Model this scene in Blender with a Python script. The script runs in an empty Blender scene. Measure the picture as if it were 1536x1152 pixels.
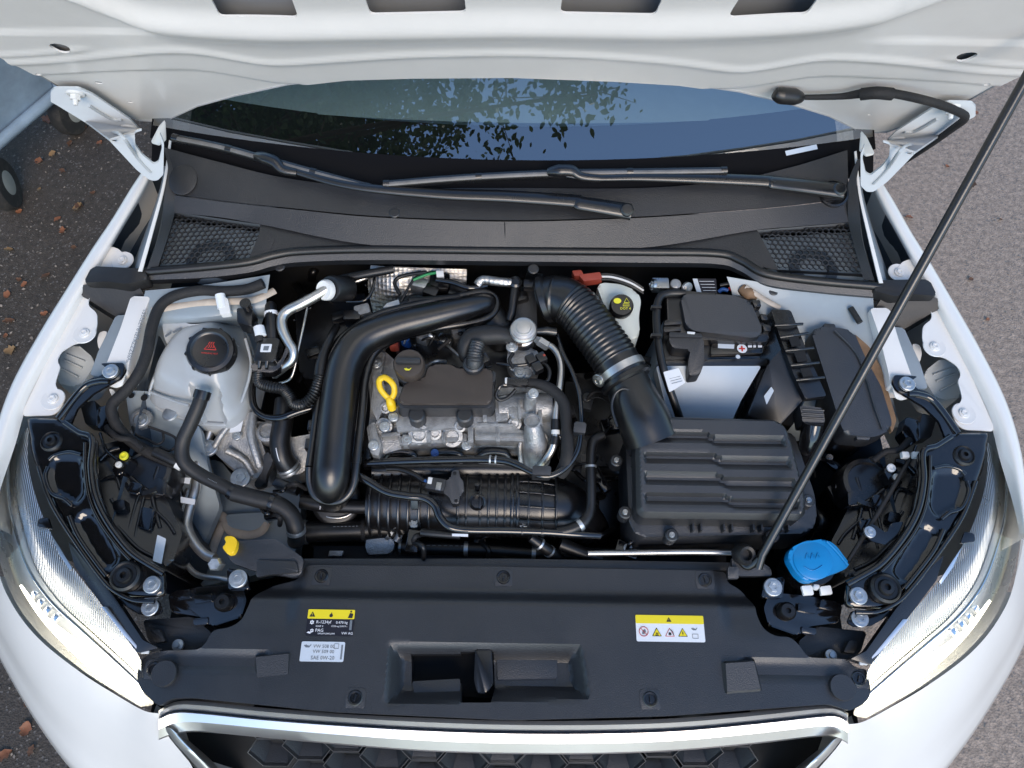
import bpy, bmesh, math, random
import numpy as np
from mathutils import Vector as V, Matrix
from mathutils.geometry import delaunay_2d_cdt
R = math.radians
random.seed(7)
sc = bpy.context.scene
col = sc.collection

# ------------------------------------------------------------------ camera
CAM = V((0.0, -0.08, 2.15)); PITCH = R(64); ROLL = R(0.9); FPX = 1130.0
_R0 = V((1, 0, 0)); _U0 = V((0, math.sin(PITCH), math.cos(PITCH))); _FW = V((0, math.cos(PITCH), -math.sin(PITCH)))
_RX = _R0 * math.cos(ROLL) + _U0 * math.sin(ROLL); _UX = -_R0 * math.sin(ROLL) + _U0 * math.cos(ROLL)
cd = bpy.data.cameras.new('camera'); cam = bpy.data.objects.new('camera', cd); col.objects.link(cam)
cd.sensor_width = 36; cd.lens = FPX / 1536 * 36; cd.clip_start = .02; cd.clip_end = 3000
cam.matrix_world = Matrix(((_RX.x, _UX.x, -_FW.x, CAM.x), (_RX.y, _UX.y, -_FW.y, CAM.y), (_RX.z, _UX.z, -_FW.z, CAM.z), (0, 0, 0, 1)))
sc.camera = cam
# ------------------------------------------------------------------ light
SUN_EL, SUN_AZ = R(40), R(168)          # azimuth clockwise from +Y: from the front right
w = bpy.data.worlds.new('World'); sc.world = w; w.use_nodes = True
nt = w.node_tree; bg = nt.nodes['Background']
sky = nt.nodes.new('ShaderNodeTexSky'); sky.sky_type = 'NISHITA'; sky.sun_disc = False
sky.sun_elevation = SUN_EL; sky.sun_rotation = SUN_AZ; sky.altitude = 200; sky.air_density = 1.25; sky.dust_density = .1; sky.ozone_density = 3.5
nt.links.new(sky.outputs[0], bg.inputs[0]); bg.inputs[1].default_value = .15
sl = bpy.data.lights.new('sun', 'SUN'); sl.energy = 1.35; sl.angle = R(30); sl.color = (1, .84, .66)
so = bpy.data.objects.new('sun', sl); col.objects.link(so); so.location = (3, -4, 6)
sdir = V((math.sin(SUN_AZ) * math.cos(SUN_EL), math.cos(SUN_AZ) * math.cos(SUN_EL), math.sin(SUN_EL)))
so.rotation_euler = sdir.to_track_quat('Z', 'Y').to_euler()
vs = sc.view_settings; vs.view_transform = 'Standard'; vs.look = 'None'; vs.gamma = 1; vs.use_curve_mapping = False; vs.exposure = 0.85

# ------------------------------------------------------------------ measuring helpers: a photo pixel at a known height
X0 = -0.006                              # centre line of the car
def ray(u, v): return _RX * ((u - 768) / FPX) + _UX * ((576 - v) / FPX) + _FW
def P(u, v, z):
    d = ray(u, v); return CAM + d * ((z - CAM.z) / d.z)
def PZ(u, v, zf):
    z = .88
    for _ in range(6):
        p = P(u, v, z); z = zf(p)
    return P(u, v, z)
def PPL(u, v, o, n):
    d = ray(u, v); return CAM + d * ((o - CAM).dot(n) / d.dot(n))
def mir(p): return V((2 * X0 - p.x, p.y, p.z))
def pts(l, z=None): return [p if isinstance(p, V) else P(p[0], p[1], p[2] if len(p) > 2 else z) for p in l]

# ------------------------------------------------------------------ materials
def mat(name, c, rough=.5, metal=0, var=.12, vs_=8, rv=.12, bump=0, bs=400, coat=0, spec=.5, sss=0, trans=0, emit=0, c2=None, alpha=1, stretch=None, dirt=0, dirtc=(.25, .21, .17)):
    m = bpy.data.materials.new(name); m.use_nodes = True; n = m.node_tree.nodes; l = m.node_tree.links
    b = n['Principled BSDF']; b.inputs['Metallic'].default_value = metal
    b.inputs['Coat Weight'].default_value = coat; b.inputs['Coat Roughness'].default_value = .06
    b.inputs['Specular IOR Level'].default_value = spec
    if sss:
        b.inputs['Subsurface Weight'].default_value = sss; b.inputs['Subsurface Radius'].default_value = (.02, .02, .02)
    b.inputs['Transmission Weight'].default_value = trans; b.inputs['Alpha'].default_value = alpha
    if emit:
        b.inputs['Emission Color'].default_value = (*c, 1); b.inputs['Emission Strength'].default_value = emit
    tc = n.new('ShaderNodeTexCoord'); out = tc.outputs['Object']
    if stretch:
        mp = n.new('ShaderNodeMapping'); mp.inputs['Scale'].default_value = stretch; l.new(out, mp.inputs[0]); out = mp.outputs[0]
    nz = n.new('ShaderNodeTexNoise'); nz.inputs['Scale'].default_value = vs_; nz.inputs['Detail'].default_value = 6; nz.inputs['Roughness'].default_value = .65
    l.new(out, nz.inputs['Vector'])
    cr = n.new('ShaderNodeValToRGB'); e = cr.color_ramp.elements
    lo = [x * (1 - var) for x in c]; hi = [min(1, x * (1 + var)) for x in (c2 or c)]
    e[0].position = .32; e[0].color = (*lo, 1); e[1].position = .7; e[1].color = (*hi, 1)
    l.new(nz.outputs['Fac'], cr.inputs[0]); cout = cr.outputs[0]
    if dirt:                                           # thin dust film in cloudy patches
        n2 = n.new('ShaderNodeTexNoise'); n2.inputs['Scale'].default_value = 13; n2.inputs['Detail'].default_value = 9; n2.inputs['Roughness'].default_value = .75
        l.new(tc.outputs['Object'], n2.inputs['Vector'])
        r2 = n.new('ShaderNodeMapRange'); r2.inputs[1].default_value = .5; r2.inputs[2].default_value = .78; r2.inputs[4].default_value = dirt
        l.new(n2.outputs['Fac'], r2.inputs[0])
        mx = n.new('ShaderNodeMix'); mx.data_type = 'RGBA'; l.new(r2.outputs[0], mx.inputs[0]); l.new(cout, mx.inputs[6]); mx.inputs[7].default_value = (*dirtc, 1)
        cout = mx.outputs[2]
    l.new(cout, b.inputs['Base Color'])
    mr = n.new('ShaderNodeMapRange'); mr.inputs[3].default_value = max(.02, rough - rv * .5); mr.inputs[4].default_value = min(1, rough + rv)
    l.new(nz.outputs['Fac'], mr.inputs[0]); l.new(mr.outputs[0], b.inputs['Roughness'])
    if bump:
        nb = n.new('ShaderNodeTexNoise'); nb.inputs['Scale'].default_value = bs; nb.inputs['Detail'].default_value = 2; l.new(tc.outputs['Object'], nb.inputs['Vector'])
        bp = n.new('ShaderNodeBump'); bp.inputs['Strength'].default_value = bump; bp.inputs['Distance'].default_value = .002; l.new(nb.outputs['Fac'], bp.inputs['Height']); l.new(bp.outputs[0], b.inputs['Normal'])
    return m
MT = {}
def D(k, *a, **kw): MT[k] = mat(k, *a, **kw)
D('plastic', (.008, .009, .0115), .42, spec=1.0, bump=.3, bs=520, dirt=.03, rv=.16)
D('plastic_smooth', (.005, .005, .006), .25, spec=.8, bump=.05, bs=500, dirt=.03, rv=.16)
D('cowl_plastic', (.012, .0122, .0135), .42, spec=.8, bump=.3, bs=520, dirt=.05, rv=.15)
D('cover_plastic', (.052, .041, .034), .38, bump=.12, bs=700, dirt=.08)
D('wiper_metal', (.16, .155, .15), .5, .3, var=.2, vs_=40)
D('cell_rim', (.20, .20, .21), .28, .9)
D('satin_black', (.005, .005, .0055), .28, spec=.8, bump=.04, bs=300, dirt=.02)
D('rubber', (.005, .005, .0055), .36, spec=.6, bump=.08, bs=250, dirt=.04, rv=.18)
D('rubber_grey', (.014, .0137, .014), .48, bump=.12, bs=200, dirt=.08)
D('frit', (.004, .004, .005), .8, spec=.15)
D('hinge_paint', (.50, .53, .54), .35, coat=.2, var=.04)
D('foam_black', (.012, .012, .012), .95, bump=.5, bs=300)
D('gloss_black', (.005, .005, .006), .12, coat=.7, rv=.08, bump=.02, bs=60, dirt=.04)
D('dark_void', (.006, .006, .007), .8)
D('white_paint', (.77, .75, .71), .28, coat=.8, var=.02, rv=.05)
D('white_inner', (.79, .765, .725), .33, coat=.3, var=.03, rv=.08, bump=.05, bs=180)
D('grey_inner', (.30, .31, .32), .4, var=.06)
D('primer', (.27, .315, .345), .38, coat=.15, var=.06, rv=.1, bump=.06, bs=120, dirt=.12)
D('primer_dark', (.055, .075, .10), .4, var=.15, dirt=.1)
D('sealant', (.50, .42, .34), .7, var=.15, vs_=40, bump=.3, bs=60)
D('cast_alu', (.40, .40, .395), .38, .7, var=.28, vs_=45, rv=.3, bump=.6, bs=330, dirt=.5, dirtc=(.18, .15, .12))
D('alu', (.62, .61, .59), .34, .95, var=.12, vs_=25, rv=.15, bump=.08, bs=120, dirt=.15)
D('alu_tube', (.66, .64, .60), .30, 1, var=.1, vs_=18, rv=.2, stretch=None, dirt=.2)
D('zinc', (.55, .57, .58), .38, .9, var=.2, vs_=60, rv=.2)
D('steel', (.45, .45, .45), .25, 1, var=.1)
D('chrome', (.74, .74, .74), .30, 1, var=.02, rv=.06)
D('chrome_bright', (.88, .88, .88), .06, 1, var=.01, rv=.03)
D('tank', (.52, .545, .555), .24, var=.05, rv=.08, sss=.3, spec=.5, trans=.22, bump=.03, bs=60)
D('reservoir', (.62, .68, .66), .35, var=.04, sss=.5)
D('absorber', (.50, .52, .51), .5, var=.06, bump=.1, bs=100)
D('yellow', (.85, .55, .015), .38, var=.05, sss=.1)
D('blue_cap', (.002, .21, .50), .32, var=.05)
D('fabric_tape', (.008, .008, .009), .7, bump=.5, bs=350, dirt=.08)
D('label_white', (.78, .80, .82), .4, var=.03)
D('label_silver', (.60, .65, .70), .4, var=.03)
D('label_yellow', (.85, .68, .02), .4, var=.03)
D('label_black', (.012, .012, .02), .4)
D('ink', (.015, .015, .018), .6)
D('ink_grey', (.16, .18, .2), .6)
D('ink_white', (.82, .82, .84), .5, var=.02)
D('ink_red', (.55, .04, .03), .5)
D('ink_yellow', (.75, .70, .04), .5)
D('red_plastic', (.30, .05, .03), .45)
D('blue_plastic', (.02, .09, .3), .4)
D('green_plastic', (.02, .25, .08), .4)
D('white_plastic', (.72, .72, .70), .4, var=.04)
D('brown_tape', (.20, .12, .065), .7, var=.25, vs_=40, bump=.4, bs=120)
D('rubber_brown', (.10, .075, .06), .6, var=.2, vs_=20)
D('battery_cover', (.40, .47, .54), .38, var=.05, rv=.1, bump=.08, bs=80)
D('lens_reflector', (.80, .80, .79), .26, .55, var=.03)
D('blue_metal', (.24, .32, .40), .45, var=.3, vs_=5, dirt=.3, dirtc=(.35, .4, .45), bump=.2, bs=30)
D('tyre', (.02, .02, .02), .8, dirt=.3)
D('hub', (.3, .31, .29), .5, dirt=.3)
D('interior', (.008, .009, .011), .7)
D('interior_light', (.46, .53, .56), .8, var=.15, vs_=3)
D('bark', (.07, .05, .035), .9, bump=.8, bs=30)
D('leaf_green', (.045, .08, .018), .5, var=.5, vs_=3)
D('leaf_brown', (.12, .06, .032), .6, var=.45, vs_=60)
D('leaf_orange', (.24, .095, .045), .6, var=.35, vs_=60)
D('leaf_yellow', (.24, .15, .07), .6, var=.3, vs_=60)
D('chip', (.26, .22, .185), .8, var=.5, vs_=5)
D('led', (1, .92, .76), .3, emit=4.5)
def lens_mat(name, tint, ior_fac, rough=.02, base=.04):
    m = bpy.data.materials.new(name); m.use_nodes = True; n = m.node_tree.nodes; l = m.node_tree.links
    n.remove(n['Principled BSDF']); o = n['Material Output']
    t = n.new('ShaderNodeBsdfTransparent'); t.inputs[0].default_value = (*tint, 1)
    g = n.new('ShaderNodeBsdfGlossy'); g.inputs['Roughness'].default_value = rough
    lw = n.new('ShaderNodeFresnel'); lw.inputs[0].default_value = ior_fac
    a = n.new('ShaderNodeMath'); a.operation = 'ADD'; a.use_clamp = True; l.new(lw.outputs[0], a.inputs[0]); a.inputs[1].default_value = base
    mx = n.new('ShaderNodeMixShader'); l.new(a.outputs[0], mx.inputs[0]); l.new(t.outputs[0], mx.inputs[1]); l.new(g.outputs[0], mx.inputs[2]); l.new(mx.outputs[0], o.inputs[0])
    MT[name] = m
lens_mat('windshield_glass', (.68, .80, .80), 1.52, 0, .30)
lens_mat('lens_clear', (.93, .95, .95), 1.45, .02, .02)
def foil_mat():
    D('foil', (.50, .48, .45), .38, 1, var=.2, vs_=30)
    m = MT['foil']; n = m.node_tree.nodes; l = m.node_tree.links; b = n['Principled BSDF']
    tc = n.new('ShaderNodeTexCoord'); vo = n.new('ShaderNodeTexVoronoi'); vo.inputs['Scale'].default_value = 115; vo.inputs['Randomness'].default_value = .15
    l.new(tc.outputs['Object'], vo.inputs['Vector']); bp = n.new('ShaderNodeBump'); bp.inputs['Strength'].default_value = .6; bp.inputs['Distance'].default_value = .003
    l.new(vo.outputs['Distance'], bp.inputs['Height']); l.new(bp.outputs[0], b.inputs['Normal'])
foil_mat()
def ribbed_mat():
    D('ribbed', (.70, .73, .73), .26, .85, var=.08)
    m = MT['ribbed']; n = m.node_tree.nodes; l = m.node_tree.links; b = n['Principled BSDF']
    tc = n.new('ShaderNodeTexCoord'); wv = n.new('ShaderNodeTexWave'); wv.inputs['Scale'].default_value = 75; wv.inputs['Distortion'].default_value = 0
    l.new(tc.outputs['Object'], wv.inputs['Vector']); bp = n.new('ShaderNodeBump'); bp.inputs['Strength'].default_value = .7; bp.inputs['Distance'].default_value = .003
    l.new(wv.outputs['Fac'], bp.inputs['Height']); l.new(bp.outputs[0], b.inputs['Normal'])
ribbed_mat()
def asphalt_mat():
    m = bpy.data.materials.new('asphalt'); m.use_nodes = True; n = m.node_tree.nodes; l = m.node_tree.links; b = n['Principled BSDF']
    tc = n.new('ShaderNodeTexCoord')
    def noise(s, d=4, r=.6):
        x = n.new('ShaderNodeTexNoise'); x.inputs['Scale'].default_value = s; x.inputs['Detail'].default_value = d; x.inputs['Roughness'].default_value = r; l.new(tc.outputs['Object'], x.inputs['Vector']); return x
    big, fine = noise(1.1, 6, .7), noise(55, 4, .7)
    vo = n.new('ShaderNodeTexVoronoi'); vo.inputs['Scale'].default_value = 190; l.new(tc.outputs['Object'], vo.inputs['Vector'])
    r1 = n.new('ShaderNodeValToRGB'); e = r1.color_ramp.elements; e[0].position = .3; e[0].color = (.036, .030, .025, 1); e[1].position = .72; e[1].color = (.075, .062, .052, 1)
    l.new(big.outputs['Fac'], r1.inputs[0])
    # tree shade put into the colour: dark on one side, paler towards the other
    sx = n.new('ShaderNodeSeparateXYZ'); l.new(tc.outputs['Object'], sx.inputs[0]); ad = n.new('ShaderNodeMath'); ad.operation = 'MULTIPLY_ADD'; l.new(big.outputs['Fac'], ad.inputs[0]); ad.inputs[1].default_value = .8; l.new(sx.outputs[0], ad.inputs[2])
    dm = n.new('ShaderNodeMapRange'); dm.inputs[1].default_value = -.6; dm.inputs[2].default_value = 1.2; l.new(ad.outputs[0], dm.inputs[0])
    shade_mix = n.new('ShaderNodeMix'); shade_mix.data_type = 'RGBA'; l.new(dm.outputs[0], shade_mix.inputs[0]); l.new(r1.outputs[0], shade_mix.inputs[6]); shade_mix.inputs[7].default_value = (.31, .245, .195, 1)
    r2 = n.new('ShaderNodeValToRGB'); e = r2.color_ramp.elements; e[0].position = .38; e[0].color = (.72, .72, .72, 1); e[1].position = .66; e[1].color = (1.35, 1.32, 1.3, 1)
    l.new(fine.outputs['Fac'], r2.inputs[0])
    mu = n.new('ShaderNodeMix'); mu.data_type = 'RGBA'; mu.blend_type = 'MULTIPLY'; mu.inputs[0].default_value = 1; l.new(shade_mix.outputs[2], mu.inputs[6]); l.new(r2.outputs[0], mu.inputs[7])
    # scattered pale stones of the aggregate
    r3 = n.new('ShaderNodeValToRGB'); e = r3.color_ramp.elements; e[0].position = .80; e[0].color = (0, 0, 0, 1); e[1].position = .86; e[1].color = (.75, .75, .75, 1)
    l.new(vo.outputs['Color'], r3.inputs[0])
    mx = n.new('ShaderNodeMix'); mx.data_type = 'RGBA'; l.new(r3.outputs[0], mx.inputs[0]); l.new(mu.outputs[2], mx.inputs[6]); mx.inputs[7].default_value = (.16, .145, .135, 1)
    l.new(mx.outputs[2], b.inputs['Base Color']); b.inputs['Roughness'].default_value = .8
    bp = n.new('ShaderNodeBump'); bp.inputs['Strength'].default_value = .6; bp.inputs['Distance'].default_value = .004; l.new(vo.outputs['Distance'], bp.inputs['Height']); l.new(bp.outputs[0], b.inputs['Normal'])
    MT['asphalt'] = m
asphalt_mat()

# ------------------------------------------------------------------ mesh helpers
def obj(name, me, mk, parent, kind=None, label=None):
    o = bpy.data.objects.new(name, me); col.objects.link(o); o.parent = parent
    if mk: me.materials.append(MT[mk])
    if kind: o['kind'] = kind
    if label: o['label'] = label
    return o
def finish(bm, name, mk, parent, ang=38, kind=None, label=None, recalc=True):
    if recalc: bmesh.ops.recalc_face_normals(bm, faces=bm.faces)
    me = bpy.data.meshes.new(name); bm.to_mesh(me); bm.free()
    me.polygons.foreach_set('use_smooth', [True] * len(me.polygons)); me.set_sharp_from_angle(angle=R(ang))
    return obj(name, me, mk, parent, kind, label)
def thing(name, label, cat, loc=(0, 0, 0), group=None):
    o = bpy.data.objects.new(name, None); col.objects.link(o); o.location = loc; o.empty_display_size = .1
    o['label'] = label; o['category'] = cat
    if group: o['group'] = group
    return o
def catmull(p, k, closed=False):
    n = len(p); out = []
    if n < 3 and not closed:
        return [p[0].lerp(p[-1], i / k) for i in range(k + 1)]
    for i in range(n if closed else n - 1):
        a, b, c, d = (p[(i - 1) % n], p[i], p[(i + 1) % n], p[(i + 2) % n]) if closed else (p[max(i - 1, 0)], p[i], p[i + 1], p[min(i + 2, n - 1)])
        for j in range(k):
            t = j / k
            out.append(.5 * ((2 * b) + (c - a) * t + (2 * a - 5 * b + 4 * c - d) * t * t + (3 * b - a - 3 * c + d) * t ** 3))
    if not closed: out.append(p[-1].copy())
    return out
def frames(p):
    n = len(p); T = [(p[min(i + 1, n - 1)] - p[max(i - 1, 0)]).normalized() for i in range(n)]
    a = V((0, 0, 1)) if abs(T[0].z) < .9 else V((1, 0, 0))
    N = (a - T[0] * a.dot(T[0])).normalized(); fr = []
    for t in T:
        N = (N - t * N.dot(t)).normalized(); fr.append((N, t.cross(N)))
    return fr
def tube_bm(bm, p, r, n=14, caps=True, squash=1.0):
    fr = frames(p); rings = []
    for i, (q, (N, B)) in enumerate(zip(p, fr)):
        rr = r[i] if isinstance(r, (list, tuple)) else r
        rings.append([bm.verts.new(q + N * (math.cos(2 * math.pi * k / n) * rr * squash) + B * (math.sin(2 * math.pi * k / n) * rr)) for k in range(n)])
    for a, b in zip(rings, rings[1:]):
        for k in range(n): bm.faces.new((a[k], a[(k + 1) % n], b[(k + 1) % n], b[k]))
    if caps: bm.faces.new(rings[0][::-1]); bm.faces.new(rings[-1])
def tube(name, path, r, mk, parent, z=None, k=8, n=14, smooth=True, ribs=0, ribh=.08, ribfrom=0, ribto=1, squash=1.0, **kw):
    p = pts(path, z); rl = r if isinstance(r, (list, tuple)) else [r] * len(p)
    if ribs:
        k = max(k, int(ribs * 4 / max(1, len(p) - 1)))
    q = catmull(p, k) if smooth else p
    m = len(q); rr = [np.interp(i / (m - 1) * (len(rl) - 1), range(len(rl)), rl) for i in range(m)]
    if ribs:
        for i in range(m):
            f = i / (m - 1)
            if ribfrom <= f <= ribto: rr[i] *= 1 + ribh * math.cos(2 * math.pi * ribs * (f - ribfrom) / (ribto - ribfrom))
    bm = bmesh.new(); tube_bm(bm, q, [float(x) for x in rr], n, squash=squash)
    return finish(bm, name, mk, parent, 60, **kw)
def lathe(name, prof, at, mk, parent, axis=(0, 0, 1), n=28, ang=35, sx=1, **kw):
    """profile of (radius, height) pairs turned about axis through at"""
    A = V(axis).normalized(); q = A.to_track_quat('Z', 'Y'); bm = bmesh.new(); rings = []
    for r, h in prof:
        if r < 1e-6: rings.append([bm.verts.new(at + q @ V((0, 0, h)))]); continue
        rings.append([bm.verts.new(at + q @ V((r * sx * math.cos(2 * math.pi * k / n), r * math.sin(2 * math.pi * k / n), h))) for k in range(n)])
    for a, b in zip(rings, rings[1:]):
        for k in range(n):
            f = [a[k % len(a)], a[(k + 1) % len(a)], b[(k + 1) % len(b)], b[k % len(b)]]
            f = list(dict.fromkeys(f))
            if len(f) > 2: bm.faces.new(f)
    if len(rings[0]) > 1: bm.faces.new(rings[0][::-1])
    if len(rings[-1]) > 1: bm.faces.new(rings[-1])
    return finish(bm, name, mk, parent, ang, **kw)
def fillet(p, r, seg=4):
    n = len(p); out = []
    for i in range(n):
        a, b, c = p[i - 1], p[i], p[(i + 1) % n]
        d1, d2 = a - b, c - b; L = min(r, d1.length * .45, d2.length * .45)
        if L < 1e-5: out.append(b); continue
        s, e = b + d1.normalized() * L, b + d2.normalized() * L
        for j in range(seg + 1):
            t = j / seg; out.append(s * (1 - t) ** 2 + b * 2 * t * (1 - t) + e * t * t)
    return out
def slab(name, poly, z, depth, mk, parent, rnd=.006, bev=.003, taper=0, seg=2, ang=35, up=None, **kw):
    """solid whose top outline is poly (photo pixels at height z, or points); depth is its thickness"""
    p = pts(poly, z)
    if rnd: p = fillet(p, rnd)
    nrm = V((0, 0, 0))
    for i in range(len(p)): nrm += p[i - 1].cross(p[i])
    if up is None: up = V((0, 0, 1))
    if nrm.dot(up) < 0: p = p[::-1]
    c = sum(p, V()) / len(p); bm = bmesh.new()
    top = [bm.verts.new(q) for q in p]
    bot = [bm.verts.new(q + (c - q) * taper - up * depth + up * ((q - c).dot(up) * taper * 0)) for q in p]
    f = bm.faces.new(top); bm.faces.new(bot[::-1]); n = len(p)
    for i in range(n): bm.faces.new((top[i - 1], top[i], bot[i], bot[i - 1]))
    if bev: bmesh.ops.bevel(bm, geom=list(f.edges), offset=bev, segments=seg, affect='EDGES', profile=.6, clamp_overlap=True)
    return finish(bm, name, mk, parent, ang, **kw)
def box(name, c, size, mk, parent, rz=0, bev=.003, rx=0, ry=0, **kw):
    bm = bmesh.new(); bmesh.ops.create_cube(bm, size=1)
    for v in bm.verts: v.co = V((v.co.x * size[0], v.co.y * size[1], v.co.z * size[2]))
    if bev: bmesh.ops.bevel(bm, geom=bm.edges[:], offset=bev, segments=2, affect='EDGES', profile=.6, clamp_overlap=True)
    bmesh.ops.transform(bm, matrix=Matrix.Translation(c) @ Matrix.Rotation(rz, 4, 'Z') @ Matrix.Rotation(rx, 4, 'X') @ Matrix.Rotation(ry, 4, 'Y'), verts=bm.verts)
    return finish(bm, name, mk, parent, **kw)
def loft(name, rows, mk, parent, ku=6, kv=1, thick=0, ang=40, flip=False, **kw):
    """surface through rows of matching stations; ku / kv smooth steps between them"""
    rows = [pts(r) for r in rows]; rows = [catmull(r, ku) if ku > 1 else r for r in rows]
    if kv > 1:
        cols = [catmull([r[i] for r in rows], kv) for i in range(len(rows[0]))]; rows = [[c[j] for c in cols] for j in range(len(cols[0]))]
    bm = bmesh.new(); g = [[bm.verts.new(q) for q in r] for r in rows]
    for a, b in zip(g, g[1:]):
        for i in range(len(a) - 1):
            try: bm.faces.new((a[i], a[i + 1], b[i + 1], b[i]))
            except ValueError: pass
    if thick:
        bmesh.ops.recalc_face_normals(bm, faces=bm.faces)
        bmesh.ops.solidify(bm, geom=bm.faces[:], thickness=thick)
    return finish(bm, name, mk, parent, ang, **kw)
def sdpoly(X, Y, poly):
    """signed distance (negative inside) of arrays to a polygon"""
    q = np.array([(a[0], a[1]) for a in poly]); d = np.full(X.shape, 1e9); ins = np.zeros(X.shape, bool)
    for i in range(len(q)):
        a, b = q[i - 1], q[i]; e = b - a; wx, wy = X - a[0], Y - a[1]
        t = np.clip((wx * e[0] + wy * e[1]) / max(1e-12, e @ e), 0, 1); d = np.minimum(d, np.hypot(wx - e[0] * t, wy - e[1] * t))
        c = ((a[1] <= Y) != (b[1] <= Y)); den = e[1] if abs(e[1]) > 1e-12 else 1e-12
        ins ^= c & (X < a[0] + (Y - a[1]) / den * e[0])
    return np.where(ins, -d, d)
def sst(x, a, b):
    t = np.clip((x - a) / (b - a), 0, 1); return t * t * (3 - 2 * t)
def resample(p, step):
    out = []
    for i in range(len(p)):
        a, b = V(p[i - 1][:2]), V(p[i][:2]); m = max(1, int((b - a).length / step))
        out += [a.lerp(b, j / m) for j in range(m)]
    return out
def field(name, poly, step, hf, mk, parent, to3d, thick=.003, down=V((0, 0, -1)), holes=(), lines=(), ang=50, **kw):
    """relief sheet over a 2-D outline: hf gives its height, to3d puts (x, y, h) into the place; holes are cut out"""
    loops = [resample(poly, step)] + [resample(h, step) for h in holes]
    X0_, X1_ = min(p[0] for p in poly), max(p[0] for p in poly); Y0_, Y1_ = min(p[1] for p in poly), max(p[1] for p in poly)
    gx, gy = np.meshgrid(np.arange(X0_, X1_, step), np.arange(Y0_, Y1_, step)); gx[1::2] += step * .5
    gx, gy = gx.ravel(), gy.ravel(); k = sdpoly(gx, gy, poly) < -step * .45
    for h in holes: k &= sdpoly(gx, gy, h) > step * .45
    vs2, ed = [], []
    for lp in loops:
        s = len(vs2); vs2 += lp; ed += [(s + i, s + (i + 1) % len(lp)) for i in range(len(lp))]
    vs2 += [V((a, b)) for a, b in zip(gx[k], gy[k])]
    r = delaunay_2d_cdt(vs2, ed, [], 1, 1e-6)
    vx = np.array([p[0] for p in r[0]]); vy = np.array([p[1] for p in r[0]])
    fc = r[2]; cx = np.array([vx[list(f)].mean() for f in fc]); cy = np.array([vy[list(f)].mean() for f in fc])
    keep = sdpoly(cx, cy, poly) < 0
    for h in holes: keep &= sdpoly(cx, cy, h) > 0
    H = hf(vx, vy); bm = bmesh.new(); bv = [bm.verts.new(to3d(float(a), float(b), float(c))) for a, b, c in zip(vx, vy, H)]
    for f, q in zip(fc, keep):
        if q: bm.faces.new([bv[i] for i in f])
    for v in [v for v in bm.verts if not v.link_faces]: bm.verts.remove(v)
    be = [e for e in bm.edges if len(e.link_faces) == 1]
    if thick:
        g = bmesh.ops.extrude_edge_only(bm, edges=be)
        for v in g['geom']:
            if isinstance(v, bmesh.types.BMVert): v.co += down * thick
    return finish(bm, name, mk, parent, ang, recalc=True, **kw)
def text(s, size, mk, parent, o, ex, ey, name='lettering', align='LEFT', **kw):
    """flat lettering at o, running along ex with its top towards ey"""
    c = bpy.data.curves.new('font', 'FONT'); c.body = s; c.size = size; c.align_x = align; c.resolution_u = 2; c.extrude = .0001
    t = bpy.data.objects.new('font', c); me = bpy.data.meshes.new_from_object(t); bpy.data.objects.remove(t)
    ex = ex.normalized(); ey = (ey - ex * ey.dot(ex)).normalized(); n = ex.cross(ey)
    me.transform(Matrix(((ex.x, ey.x, n.x, o.x), (ex.y, ey.y, n.y, o.y), (ex.z, ey.z, n.z, o.z), (0, 0, 0, 1))))
    me.materials.clear(); return obj(name, me, mk, parent, **kw)
def bolt(at, r, parent, mk='zinc', axis=(0, 0, 1), name='bolt', washer=1.7, h=.5):
    A = V(axis).normalized(); q = A.to_track_quat('Z', 'Y'); bm = bmesh.new()
    def ring(rad, hh, n, off=0): return [bm.verts.new(at + q @ V((rad * math.cos(2 * math.pi * (k + off) / n), rad * math.sin(2 * math.pi * (k + off) / n), hh))) for k in range(n)]
    R1 = [ring(r * washer, -.004, 24), ring(r * washer, r * .18, 24), ring(r * washer * .93, r * .28, 24), ring(r * 1.02, r * .3, 24)]
    for a, b in zip(R1, R1[1:]):
        for k in range(24): bm.faces.new((a[k], a[(k + 1) % 24], b[(k + 1) % 24], b[k]))
    hx = [v for v in R1[-1]]
    top = []
    for k in range(24):
        a = 2 * math.pi * k / 24; m = (a % (math.pi / 3)) - math.pi / 6; rr = r * .87 / math.cos(m)
        top.append(bm.verts.new(at + q @ V((rr * math.cos(a), rr * math.sin(a), r * (.3 + h)))))
    low = []
    for k in range(24):
        a = 2 * math.pi * k / 24; m = (a % (math.pi / 3)) - math.pi / 6; rr = r * .87 / math.cos(m)
        low.append(bm.verts.new(at + q @ V((rr * math.cos(a), rr * math.sin(a), r * .3))))
    for k in range(24):
        bm.faces.new((hx[k], hx[(k + 1) % 24], low[(k + 1) % 24], low[k])); bm.faces.new((low[k], low[(k + 1) % 24], top[(k + 1) % 24], top[k]))
    ins = [bm.verts.new(at + q @ V((r * .5 * math.cos(2 * math.pi * k / 24), r * .5 * math.sin(2 * math.pi * k / 24), r * (.3 + h)))) for k in range(24)]
    dp = [bm.verts.new(at + q @ V((r * .42 * math.cos(2 * math.pi * k / 24), r * .42 * math.sin(2 * math.pi * k / 24), r * (.12 + h)))) for k in range(24)]
    for k in range(24):
        bm.faces.new((top[k], top[(k + 1) % 24], ins[(k + 1) % 24], ins[k])); bm.faces.new((ins[k], ins[(k + 1) % 24], dp[(k + 1) % 24], dp[k]))
    bm.faces.new(dp)
    return finish(bm, name, mk, parent, 25)
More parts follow.
